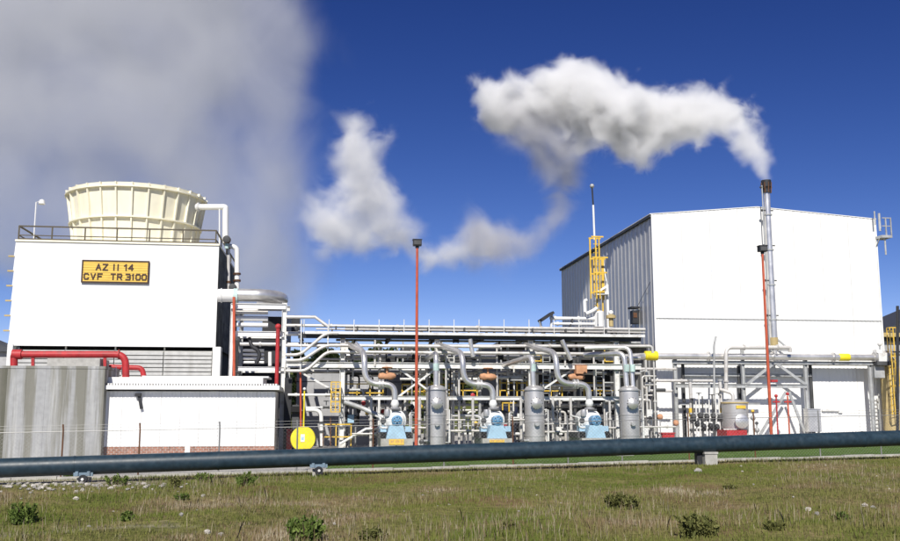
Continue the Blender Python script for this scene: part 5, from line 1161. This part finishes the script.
def quads_mesh(name, c, u, v, tint, m):
    n = len(c); co = np.empty((n, 4, 3)); co[:, 0] = c - u - v; co[:, 1] = c + u - v; co[:, 2] = c + u + v; co[:, 3] = c - u + v
    me = bpy.data.meshes.new(name); me.vertices.add(4*n); me.loops.add(4*n); me.polygons.add(n)
    me.vertices.foreach_set('co', co.ravel()); me.loops.foreach_set('vertex_index', np.arange(4*n, dtype=np.int32)); me.polygons.foreach_set('loop_start', np.arange(0, 4*n, 4, dtype=np.int32))
    me.update(calc_edges=True); at = me.attributes.new('tint', 'FLOAT', 'FACE'); at.data.foreach_set('value', tint.astype(np.float32)); me.materials.append(m); return me
def crown_mesh(name, h, rad_, n, seed, m, leaf=.13, low=.25, nclump=40):
    r = np.random.default_rng(seed); cc = []
    for k in range(nclump):
        z = h * (low + (1 - low) * r.random() ** .85); t = (z/h - low)/(1 - low); rr = rad_ * (math.sin(math.pi * min(.98, .18 + .8*t))) * (.35 + .65 * r.random() ** .5); a = r.random() * 6.283
        cc.append((rr*math.cos(a), rr*math.sin(a), z, (.22 + .2*r.random()) * rad_))
    cc = np.array(cc); id_ = r.integers(0, nclump, n); d = r.normal(size=(n, 3)); d /= np.linalg.norm(d, axis=1)[:, None]
    c = cc[id_, :3] + d * (cc[id_, 3] * r.random(n) ** .4)[:, None] * np.array([1, 1, .75])
    nu = r.normal(size=(n, 3)); nu /= np.linalg.norm(nu, axis=1)[:, None]; nv = np.cross(nu, r.normal(size=(n, 3))); nv /= np.linalg.norm(nv, axis=1)[:, None]
    s_ = leaf * (.6 + .8*r.random(n))[:, None]; tint = np.clip(.45*r.random(n) + .55*r.random(nclump)[id_], 0, 1)
    return quads_mesh(name, c, nu*s_, nv*s_*.6, tint, m)
variants = []
for k in range(3):
    cm = crown_mesh('crown', 9.0, 2.6 + .4*k, 5200, 20 + k, M['leaf'], .17, .2, 46)
    tb = MB().tube([(0, 0, -.4), (.1, 0, 3), (-.05, .1, 6), (0, 0, 8)], [.24, .19, .12, .04], 8); rr = random.Random(k)
    for q in range(9):
        z = 2 + q*.6; a = q*2.4; tb.tube([(0, 0, z), (1.1*math.cos(a), 1.1*math.sin(a), z + .6), (1.9*math.cos(a), 1.9*math.sin(a), z + 1.0)], [.08, .05, .02], 6)
    tob = tb.build('trunk', M['bark']); variants.append((cm, tob.data)); bpy.data.objects.remove(tob)
spots = [(296, 110, 350), (310, 118, 357), (330, 128, 344), (352, 116, 342), (368, 122, 350), (392, 126, 341), (408, 120, 345), (425, 130, 350), (445, 118, 342), (462, 126, 352), (484, 122, 343), (505, 128, 347), (528, 119, 342), (548, 124, 345), (322, 140, 340), (377, 142, 339), (436, 144, 341), (497, 142, 340), (545, 140, 341)]
twh = ['behind the steel frame', 'behind the raked pipes', 'behind the yellow ladder cage', 'behind the rack first bay', 'behind the first suction pipe', 'behind the first orange valve', 'left of the red lamp post', 'right of the red lamp post', 'behind the first vessel outlet', 'behind the second suction pipe', 'behind the second orange valve', 'right of the second orange valve', 'behind the middle vessel outlet', 'behind the third suction pipe', 'far up the hill behind the raked pipes', 'far up the hill above the first pump', 'far up the hill above the first vessel', 'far up the hill above the second pump', 'far up the hill right of the middle vessel']
def hill_z(x, y):
    i = int(np.clip(np.searchsorted(hx, x), 0, 79)); j = int(np.clip(np.searchsorted(hy, y), 0, 49)); return float(HZ[j, i])
for i, ((px, Y, top), wh) in enumerate(zip(spots, twh)):
    x = X_(px, 390, Y); zb = hill_z(x, Y); zt = Z_(px, top + (7 if i % 3 else 3), Y); s_ = max(.35, (zt - zb) / 9.0)
    t = thing('pine_tree', 'dark green tree on the hill ' + wh, 'tree', (x, Y, zb), 'trees on the hill behind the plant'); cm, tm = variants[i % 3]
    t.scale = (max(s_, .6), max(s_, .6), s_); t.rotation_euler.z = i*1.7
    for nm, me in (('crown', cm), ('trunk', tm)):
        o = bpy.data.objects.new(nm, me); COL.objects.link(o); o.parent = t
# field shrubs
def ray_ground(px, py):
    d = ray(px, py); t_ = 5.0
    for _ in range(60):
        p = cam.location + d*t_; hh = float(hgt(np.array(p.x), np.array(p.y))); t_ += (p.z - hh) / max(.02, -d.z/1.0) * .6
    return cam.location + d*t_
bush = [(305, 541, 34, 24, 'large leafy green shrub at the bottom edge of the field', 1), (699, 538, 40, 24, 'wide low olive shrub near the field bottom', 2), (621, 509, 36, 15, 'low flat olive shrub in the middle right of the field', 2), (22, 524, 26, 22, 'upright green weed clump at the lower left of the field', 1),
        (116, 486, 22, 12, 'small yellow green weed just right of the left pipe roller', 1), (245, 486, 18, 14, 'small green weed below the pipeline under the annex right end', 1), (175, 488, 14, 12, 'rusty green weed below the pipeline under the brick base', 2), (203, 482, 20, 9, 'low green weed under the pipeline middle of the annex', 1), (70, 479, 12, 8, 'little dark weed beside the left pipe roller', 1),
        (182, 500, 14, 6, 'tiny bright weed in the field below the annex', 1), (126, 521, 16, 8, 'small weed in the lower left field between stones', 1), (510, 530, 18, 8, 'small weed in the lower middle of the field', 2), (730, 490, 16, 5, 'small flat weed in the field right of the pedestal', 2), (372, 540, 26, 10, 'dark low weed at the bottom edge right of the large shrub', 2), (775, 530, 20, 8, 'small weed right of the wide olive shrub', 2), (840, 520, 18, 7, 'small weed at the lower right of the field', 1)]
M['bush1'] = M['bushleaf']; M['bush2'] = leaf_mat('olive_leaf', (.07, .08, .022), (.17, .17, .055))
for i, (px, py, wpx, hpx, lab, k) in enumerate(bush):
    p = ray_ground(px, py); D = (CM.inverted() @ p).z * -1; u = D / FPX; wd, h = wpx*u/2, hpx*u
    t = thing('shrub', lab, 'shrub', p)
    n = 2200 if wpx > 22 else 700; r_ = np.random.default_rng(60 + i)
    # sprays: stems fanning out of several roots, each carrying narrow upright leaves
    ns = max(14, n // 40); ra = r_.random(ns)*6.283; rd = wd*.75*np.sqrt(r_.random(ns)); root = np.stack([rd*np.cos(ra), rd*np.sin(ra)*.8, 0*ra], 1)
    lean = np.stack([np.cos(ra), np.sin(ra), 0*ra], 1)*(wd*.35*r_.random(ns))[:, None] + np.stack([r_.normal(size=ns)*wd*.12, r_.normal(size=ns)*wd*.12, h*(.45 + .6*r_.random(ns))*(1 - .5*(rd/wd)**2)], 1)
    id_ = r_.integers(0, ns, n); tt = r_.random(n)**.75; c_ = root[id_] + lean[id_]*tt[:, None] + r_.normal(size=(n, 3))*np.array([.05, .05, .03])*wd
    nv = lean[id_]/np.linalg.norm(lean[id_], axis=1)[:, None] + r_.normal(size=(n, 3))*.55; nv /= np.linalg.norm(nv, axis=1)[:, None]; nu = np.cross(nv, r_.normal(size=(n, 3))); nu /= np.linalg.norm(nu, axis=1)[:, None]
    sz = (.028 + .02*min(1, wpx/30))*(.6 + .8*r_.random(n))[:, None]
    c_[:, 2] = np.abs(c_[:, 2]) + .01
    cm = quads_mesh('foliage', c_, nu*sz*.32, nv*sz, np.clip(.25*r_.random(n) + .75*r_.random(ns)[id_], 0, 1), M['bush%d' % k])
    o = bpy.data.objects.new('foliage', cm); COL.objects.link(o); o.parent = t
    b = MB(); rr = random.Random(i)
    for q in range(7):
        a = q*.9; b.tube([(0, 0, -.05), (wd*.4*math.cos(a), wd*.4*math.sin(a), h*.5), (wd*.7*math.cos(a), wd*.7*math.sin(a), h*.8)], [.02, .012, .005], 5)
    b.build('stems', M['bark'], None).parent = t
# grass blades
M['blade'] = bpy.data.materials.new('grass_blade'); M['blade'].use_nodes = True
t = M['blade'].node_tree; bs = t.nodes['Principled BSDF']; bs.inputs['Roughness'].default_value = .85; bs.inputs['Specular IOR Level'].default_value = .1
at = t.nodes.new('ShaderNodeAttribute'); at.attribute_name = 'tint'; rp_ = t.nodes.new('ShaderNodeValToRGB'); e = rp_.color_ramp.elements
e[0].position = 0; e[0].color = (.11, .145, .028, 1); e[1].position = 1; e[1].color = (.44, .39, .28, 1)
for pos, c in ((.35, (.16, .17, .045, 1)), (.6, (.20, .18, .075, 1)), (.8, (.20, .135, .085, 1))): x = e.new(pos); x.color = c
t.links.new(at.outputs['Fac'], rp_.inputs['Fac']); t.links.new(rp_.outputs['Color'], bs.inputs['Base Color'])
def vnoise(x, y, s_, seed):
    r = np.random.default_rng(seed); G = r.random((64, 64)); u, v = x*s_ + 100, y*s_ + 100; iu, iv = np.floor(u).astype(int), np.floor(v).astype(int); fu, fv = u - iu, v - iv; fu = fu*fu*(3 - 2*fu); fv = fv*fv*(3 - 2*fv)
    g_ = lambda a, c: G[a % 64, c % 64]
    return (g_(iu, iv)*(1-fu) + g_(iu+1, iv)*fu)*(1-fv) + (g_(iu, iv+1)*(1-fu) + g_(iu+1, iv+1)*fu)*fv
def blades(name, n, seed, hmin, hmax, wd, tint_fn, region, lab, dens_fn=None):
    r = np.random.default_rng(seed)
    y = region[2] + (region[3] - region[2]) * r.random(n) ** .85; half = (y*.53 + 3.0); x = y*math.tan(R(YAW)) + (r.random(n)*2 - 1)*half
    keep = y < fence_y(x) - .05
    if dens_fn is not None: keep &= r.random(n) < dens_fn(x, y)
    x, y = x[keep], y[keep]; n = len(x); z = hgt(x, y); h = (hmin + (hmax - hmin)*r.random(n)**1.6) * (.6 + .8*vnoise(x, y, .5, 5)); a = r.random(n)*6.283; ln = (r.random(n) - .3)*.6*h; la = r.random(n)*6.283
    w_ = wd*(.6 + .8*r.random(n)); base = np.stack([x, y, z - .01], 1); ux = np.stack([np.cos(a), np.sin(a), 0*a], 1)*w_[:, None]
    tip = base + np.stack([ln*np.cos(la), ln*np.sin(la), h], 1); mid = base*.5 + tip*.5 + np.stack([-ln*.12*np.cos(la), -ln*.12*np.sin(la), h*.1], 1)
    co = np.stack([base - ux, base + ux, mid + ux*.7, tip, mid - ux*.7], 1).reshape(-1, 3)
    me = bpy.data.meshes.new(name); me.vertices.add(5*n); me.loops.add(5*n); me.polygons.add(n)
    me.vertices.foreach_set('co', co.ravel()); me.loops.foreach_set('vertex_index', np.arange(5*n, dtype=np.int32)); me.polygons.foreach_set('loop_start', np.arange(0, 5*n, 5, dtype=np.int32)); me.update(calc_edges=True)
    at = me.attributes.new('tint', 'FLOAT', 'FACE'); at.data.foreach_set('value', np.clip(tint_fn(x, y, r, n), 0, 1).astype(np.float32)); me.materials.append(M['blade'])
    o = bpy.data.objects.new(name, me); COL.objects.link(o); tag(o, lab, None, None, 'stuff'); return o
def tint_a(x, y, r, n): return -.05 + .85*vnoise(x, y, .3, 1) + .5*(vnoise(x, y, 1.1, 2) - .5) + .35*(r.random(n) - .4)
def dens_a(x, y): return np.clip(1.15 - 1.25*bare_f(x, y) - .9*np.clip(vnoise(x, y, .8, 21) - .55, 0, 1), .03, 1)
blades('grass', 340000, 11, .03, .13, .0075, tint_a, (14, 0, 14.5, 46), 'dry patchy grass covering the field in the foreground', dens_a)
def bare(x, y): return np.where((x < -6) & (y > 27), np.clip((vnoise(x, y, .45, 9) - .25)*1.1, .12, 1), 1)
blades('dry_stalks', 42000, 12, .10, .34, .0042, lambda x, y, r, n: .72 + .3*r.random(n), (14, 0, 14.5, 42), 'pale dry grass stalks standing in the field', lambda x, y: np.clip(1.8*vnoise(x, y, .3, 4) - .45, 0, 1) * np.clip(1.1 - 1.4*bare_f(x, y), 0, 1) * np.clip((fence_y(x) - y)/4, 0, 1))
# lawn tufts behind the fence
# stones
M['stone2'] = mat('grey_stone', (.30, .285, .26), .9, var=.25, scale=8, bump=.5)
def stone_mesh(seed):
    r = np.random.default_rng(seed); b = MB().ball((0, 0, 0), 1.0, 9); b.v = [tuple(np.array(v) * (1 + r.normal()*.13) * np.array([1, .85, .75])) for v in b.v]
    o = b.build('stone', M['stone' if seed % 2 else 'stone2'], None, False); me = o.data; bpy.data.objects.remove(o); return me
SM = [stone_mesh(k) for k in range(5)]
named = [(698, 473, 7, 'large rounded pale stone in the field just below the pedestal'), (207, 534, 7, 'pale stone pair member at the lower left, larger left one'), (221, 536.5, 6, 'pale stone pair member at the lower left, smaller right one'), (76, 500, 5, 'flat pale stone left of centre below the left pipe roller'), (203, 497, 4, 'small white stone alone below the annex middle'),
         (181, 516, 5, 'low flat stone below the annex left of the white pair'), (808, 511, 6, 'pale stone beside a darker one in the lower right field'), (817, 515, 5, 'second pale stone in the lower right field'), (865, 507, 6, 'dark grey stone in the lower right field'), (873, 509, 5, 'pale stone touching the dark one in the lower right field'), (89, 528, 4, 'white stone at the far lower left'), (334, 525, 4, 'reddish white stone right of the large shrub')]
for i, (px, py, dpx, lab) in enumerate(named):
    p = ray_ground(px, py); u = -(CM.inverted() @ p).z / FPX; o = bpy.data.objects.new('stone', SM[i % 5]); COL.objects.link(o); o.location = p + Vector((0, 0, dpx*u*.2)); s_ = dpx*u*.55; o.scale = (s_*1.1, s_, s_); o.rotation_euler.z = i
    tag(o, lab, 'stone')
rr = random.Random(3); cnt = 0
for i in range(170):
    if i < 130: px, py, d = rr.uniform(0, 215) * rr.uniform(.5, 1), 484 + abs(rr.gauss(0, 4)), rr.uniform(1.4, 5.2)
    else: px, py, d = (rr.uniform(640, 895), rr.uniform(466, 500), rr.uniform(1.2, 2.6)) if i % 2 else (rr.uniform(20, 600), rr.uniform(490, 535), rr.uniform(1.2, 2.8))
    p = ray_ground(px, py); u = -(CM.inverted() @ p).z / FPX; o = bpy.data.objects.new('stone', SM[i % 5]); COL.objects.link(o); o.location = p + Vector((0, 0, d*u*.22)); s_ = d*u*.55; o.scale = (s_*1.2, s_, s_*.8); o.rotation_euler.z = i
    if i < 130: tag(o, 'small pale stone of the stony strip under the pipeline at left', 'stone', 'stones of the stony strip')
    else: tag(o, 'tiny pale stone scattered in the open grass field', 'stone', 'tiny stones in the field')
# rubble patch
b = MB(); rr = random.Random(8)
# ---------------------------------------------------------------- steam
def steam(name, label, pts, vox, band, dens, nscale, lo_, hi_, col=(1, 1, 1), aniso=0.0, kind=None, disp=0.5, dscale=.35, amp=1.0, nozzle=None, detail=6):
    me = bpy.data.meshes.new(name); me.from_pydata([p[0] for p in pts], [], [])
    a = me.attributes.new('r', 'FLOAT', 'POINT'); a.data.foreach_set('value', [p[1] for p in pts])
    m = bpy.data.materials.new(name + '_vapour'); m.use_nodes = True; t = m.node_tree
    for n in list(t.nodes): t.nodes.remove(n)
    out = t.nodes.new('ShaderNodeOutputMaterial'); pv = t.nodes.new('ShaderNodeVolumePrincipled')
    pv.inputs['Color'].default_value = tuple(col) + (1,); pv.inputs['Anisotropy'].default_value = aniso
    at = t.nodes.new('ShaderNodeAttribute'); at.attribute_name = 'density'
    geo = t.nodes.new('ShaderNodeNewGeometry'); nz = t.nodes.new('ShaderNodeTexNoise')
    nz.inputs['Scale'].default_value = nscale; nz.inputs['Detail'].default_value = detail; nz.inputs['Roughness'].default_value = .6; nz.inputs['Distortion'].default_value = .5
    t.links.new(geo.outputs['Position'], nz.inputs['Vector'])
    mr = t.nodes.new('ShaderNodeMapRange'); mr.inputs['From Min'].default_value = lo_; mr.inputs['From Max'].default_value = hi_
    # density fades in from the edge, the noise eats into the edge
    na_ = t.nodes.new('ShaderNodeMath'); na_.operation = 'MULTIPLY_ADD'; na_.inputs[1].default_value = amp * 2; na_.inputs[2].default_value = -amp
    t.links.new(nz.outputs['Fac'], na_.inputs[0])
    ad = t.nodes.new('ShaderNodeMath'); ad.operation = 'ADD'
    t.links.new(at.outputs['Fac'], ad.inputs[0]); t.links.new(na_.outputs[0], ad.inputs[1]); val = ad.outputs[0]
    if nozzle:      # fresh steam at the mouth is still a tight jet
        vd = t.nodes.new('ShaderNodeVectorMath'); vd.operation = 'DISTANCE'; vd.inputs[1].default_value = nozzle; t.links.new(geo.outputs['Position'], vd.inputs[0])
        mk = t.nodes.new('ShaderNodeMapRange'); mk.inputs['From Min'].default_value = 0; mk.inputs['From Max'].default_value = 7.5; mk.inputs['To Min'].default_value = 1.1; mk.inputs['To Max'].default_value = 0
        t.links.new(vd.outputs['Value'], mk.inputs['Value']); a3 = t.nodes.new('ShaderNodeMath'); a3.operation = 'ADD'; t.links.new(val, a3.inputs[0]); t.links.new(mk.outputs['Result'], a3.inputs[1]); val = a3.outputs[0]
    mr.interpolation_type = 'SMOOTHSTEP'
    t.links.new(val, mr.inputs['Value'])
    gate = t.nodes.new('ShaderNodeMath'); gate.operation = 'GREATER_THAN'; gate.inputs[1].default_value = .002
    t.links.new(at.outputs['Fac'], gate.inputs[0])
    mu = t.nodes.new('ShaderNodeMath'); mu.operation = 'MULTIPLY'; mu.inputs[1].default_value = dens
    t.links.new(mr.outputs['Result'], mu.inputs[0])
    mg = t.nodes.new('ShaderNodeMath'); mg.operation = 'MULTIPLY'
    t.links.new(mu.outputs[0], mg.inputs[0]); t.links.new(gate.outputs[0], mg.inputs[1])
    t.links.new(mg.outputs[0], pv.inputs['Density']); t.links.new(pv.outputs[0], out.inputs['Volume'])
    g = bpy.data.node_groups.new(name, 'GeometryNodeTree')
    g.interface.new_socket('Geometry', in_out='INPUT', socket_type='NodeSocketGeometry'); g.interface.new_socket('Geometry', in_out='OUTPUT', socket_type='NodeSocketGeometry')
    N = g.nodes.new; L = g.links.new
    gi = N('NodeGroupInput'); go = N('NodeGroupOutput')
    na = N('GeometryNodeInputNamedAttribute'); na.data_type = 'FLOAT'; na.inputs['Name'].default_value = 'r'
    mp = N('GeometryNodeMeshToPoints'); L(gi.outputs[0], mp.inputs['Mesh']); L(na.outputs['Attribute'], mp.inputs['Radius'])
    pv_ = N('GeometryNodePointsToVolume'); pv_.resolution_mode = 'VOXEL_SIZE'; pv_.inputs['Voxel Size'].default_value = vox
    L(mp.outputs[0], pv_.inputs['Points']); L(na.outputs['Attribute'], pv_.inputs['Radius'])
    vm = N('GeometryNodeVolumeToMesh'); vm.inputs['Threshold'].default_value = .3; L(pv_.outputs[0], vm.inputs['Volume'])
    sp = N('GeometryNodeSetPosition'); L(vm.outputs[0], sp.inputs['Geometry'])
    n3 = N('ShaderNodeTexNoise'); n3.inputs['Scale'].default_value = dscale; n3.inputs['Detail'].default_value = 4
    vs = N('ShaderNodeVectorMath'); vs.operation = 'SUBTRACT'; vs.inputs[1].default_value = (.5, .5, .5)
    vk = N('ShaderNodeVectorMath'); vk.operation = 'SCALE'; vk.inputs['Scale'].default_value = disp * 2
    L(n3.outputs['Color'], vs.inputs[0]); L(vs.outputs[0], vk.inputs[0]); L(vk.outputs[0], sp.inputs['Offset'])
    mv = N('GeometryNodeMeshToVolume'); mv.resolution_mode = 'VOXEL_SIZE'; mv.inputs['Voxel Size'].default_value = vox
    mv.inputs['Density'].default_value = 1.0; mv.inputs['Interior Band Width'].default_value = band
    L(sp.outputs[0], mv.inputs['Mesh'])
    sm = N('GeometryNodeSetMaterial'); sm.inputs['Material'].default_value = m
    L(mv.outputs[0], sm.inputs['Geometry']); L(sm.outputs[0], go.inputs[0])
    me.materials.append(m)
    o = bpy.data.objects.new(name, me); COL.objects.link(o)
    md = o.modifiers.new('vapour', 'NODES'); md.node_group = g
    tag(o, label, None if kind else 'steam', None, kind)
    return o
def puffs(path, Y0, Y1, sub=7, seed=1, child=.5, jit=.5):
    rng = random.Random(seed); out = []; k = len(path)
    for i in range(k - 1):
        (x0, y0, r0), (x1, y1, r1) = path[i], path[i+1]
        L = math.hypot(x1-x0, y1-y0); st = max(1, int(L / (.35 * (r0 + r1) / 2)))
        for j in range(st):
            t = j / st; f = (i + t) / (k - 1)
            Y = Y0 + (Y1 - Y0) * f; pp = P(x0 + (x1-x0)*t, y0 + (y1-y0)*t, Y); r = (r0 + (r1-r0)*t) * Y / FPX
            out.append((pp, r * .86))
            for q in range(sub):
                d = Vector((rng.gauss(0, 1), rng.gauss(0, 1), rng.gauss(0, 1))).normalized()
                rc = r * rng.uniform(.2, child)
                out.append((pp + d * (r * rng.uniform(.55, .9)), rc))
                for z_ in range(3 if r > .8 else 0):
                    d3 = (d + Vector((rng.gauss(0, .8), rng.gauss(0, .8), rng.gauss(0, .8)))).normalized()
                    out.append((pp + d3 * r * rng.uniform(.8, 1.02), r * rng.uniform(.1, .24)))
                if r > 1.2:
                    d2 = (d + Vector((rng.gauss(0, .6), rng.gauss(0, .6), rng.gauss(0, .6)))).normalized()
                    out.append((pp + d * r * .7 + d2 * rc * .9, rc * rng.uniform(.35, .6)))
    return out
main = [(765.3, 183, 5), (765, 177, 7), (763, 168, 10), (759, 157, 14), (750, 138, 21), (733, 116, 29), (709, 111, 33), (675, 114, 37), (640, 122, 43), (605, 107, 43), (579, 96, 46), (550, 97, 40), (528, 108, 31), (502, 109, 35), (480, 117, 22)]
lobe = [(655, 128, 24), (636, 146, 24), (622, 138, 22)]
def fat(path, k): return [(x, y, r * k) for x, y, r in path]
steam('steam_plume', 'dense white steam plume blowing left from the slender exhaust stack', puffs(fat(main, 1.26), 71.3, 84, seed=3, sub=8) + puffs(fat(lobe, 1.25), 77, 78, seed=14), .2, 2.0, 2.0, .46, .26, .9, kind='stuff', disp=.6, dscale=.5, amp=1.25, nozzle=tuple(P(765.3, 180, 71.3)), detail=7)
trail = [(520, 122, 42), (545, 128, 50), (558, 155, 46), (563, 178, 38), (565, 196, 30), (558, 216, 28), (545, 232, 23), (520, 246, 30), (495, 242, 38), (478, 234, 36), (462, 240, 24)]
steam('steam_wisp', 'thin greying wisp of steam trailing down below the white plume', puffs(fat(trail, 1.22), 82, 88, seed=5), .35, 2.6, .60, .32, .26, 1.15, kind='stuff', disp=1.0, dscale=.3, col=(.80, .80, .83), amp=1.3, detail=7)  # the wisp's weak lighting is put into its greyed scatter colour
mid = [(351, 98, 11), (351, 110, 20), (352, 130, 32), (356, 160, 42), (366, 188, 43), (384, 215, 38), (400, 243, 30), (425, 254, 32), (450, 254, 32), (474, 250, 34), (500, 242, 32)]
mid2 = [(312, 200, 30), (318, 222, 32), (330, 240, 34), (342, 228, 36), (360, 232, 36), (380, 238, 32)]
steam('steam_puff', 'loose white puff of steam drifting between tower cloud and red lamp post', puffs(fat(mid, 1.12), 88, 92, seed=8) + puffs(fat(mid2, 1.12), 90, 91, seed=9), .35, 2.4, .8, .36, .30, 1.1, kind='stuff', disp=1.0, dscale=.3, amp=1.25, detail=7)
rng = random.Random(4); cp = []
for (x, y, r, Y) in [(60,130,120,100),(170,120,120,100),(258,90,98,100),(60,40,130,104),(170,20,130,104),(275,40,92,102),(268,175,92,98),(235,262,112,97),(130,250,112,98),(268,285,92,97),(30,215,105,98),(-40,190,100,98),(40,-60,140,108),(180,-80,140,108),(-60,80,120,104),(-70,-40,130,106),(20,160,75,98),(290,-60,70,106)]:
    c = P(x, y, Y); rr = r * Y / FPX; cp.append((c, rr * .98))
    for q in range(22):
        d = Vector((rng.gauss(0, 1), rng.gauss(0, .8), rng.gauss(0, 1))).normalized(); cp.append((c + d * rr * .9, rr * rng.uniform(.12, .36)))
steam('steam_cloud', 'huge grey bank of vapour rising behind the cooling tower', cp, .7, 5.0, .12, .085, .30, 1.25, kind='stuff', disp=3.2, dscale=.13, col=(.80, .81, .84), amp=1.25, detail=7)  # shade on the vapour bank is put into its grey scatter colour
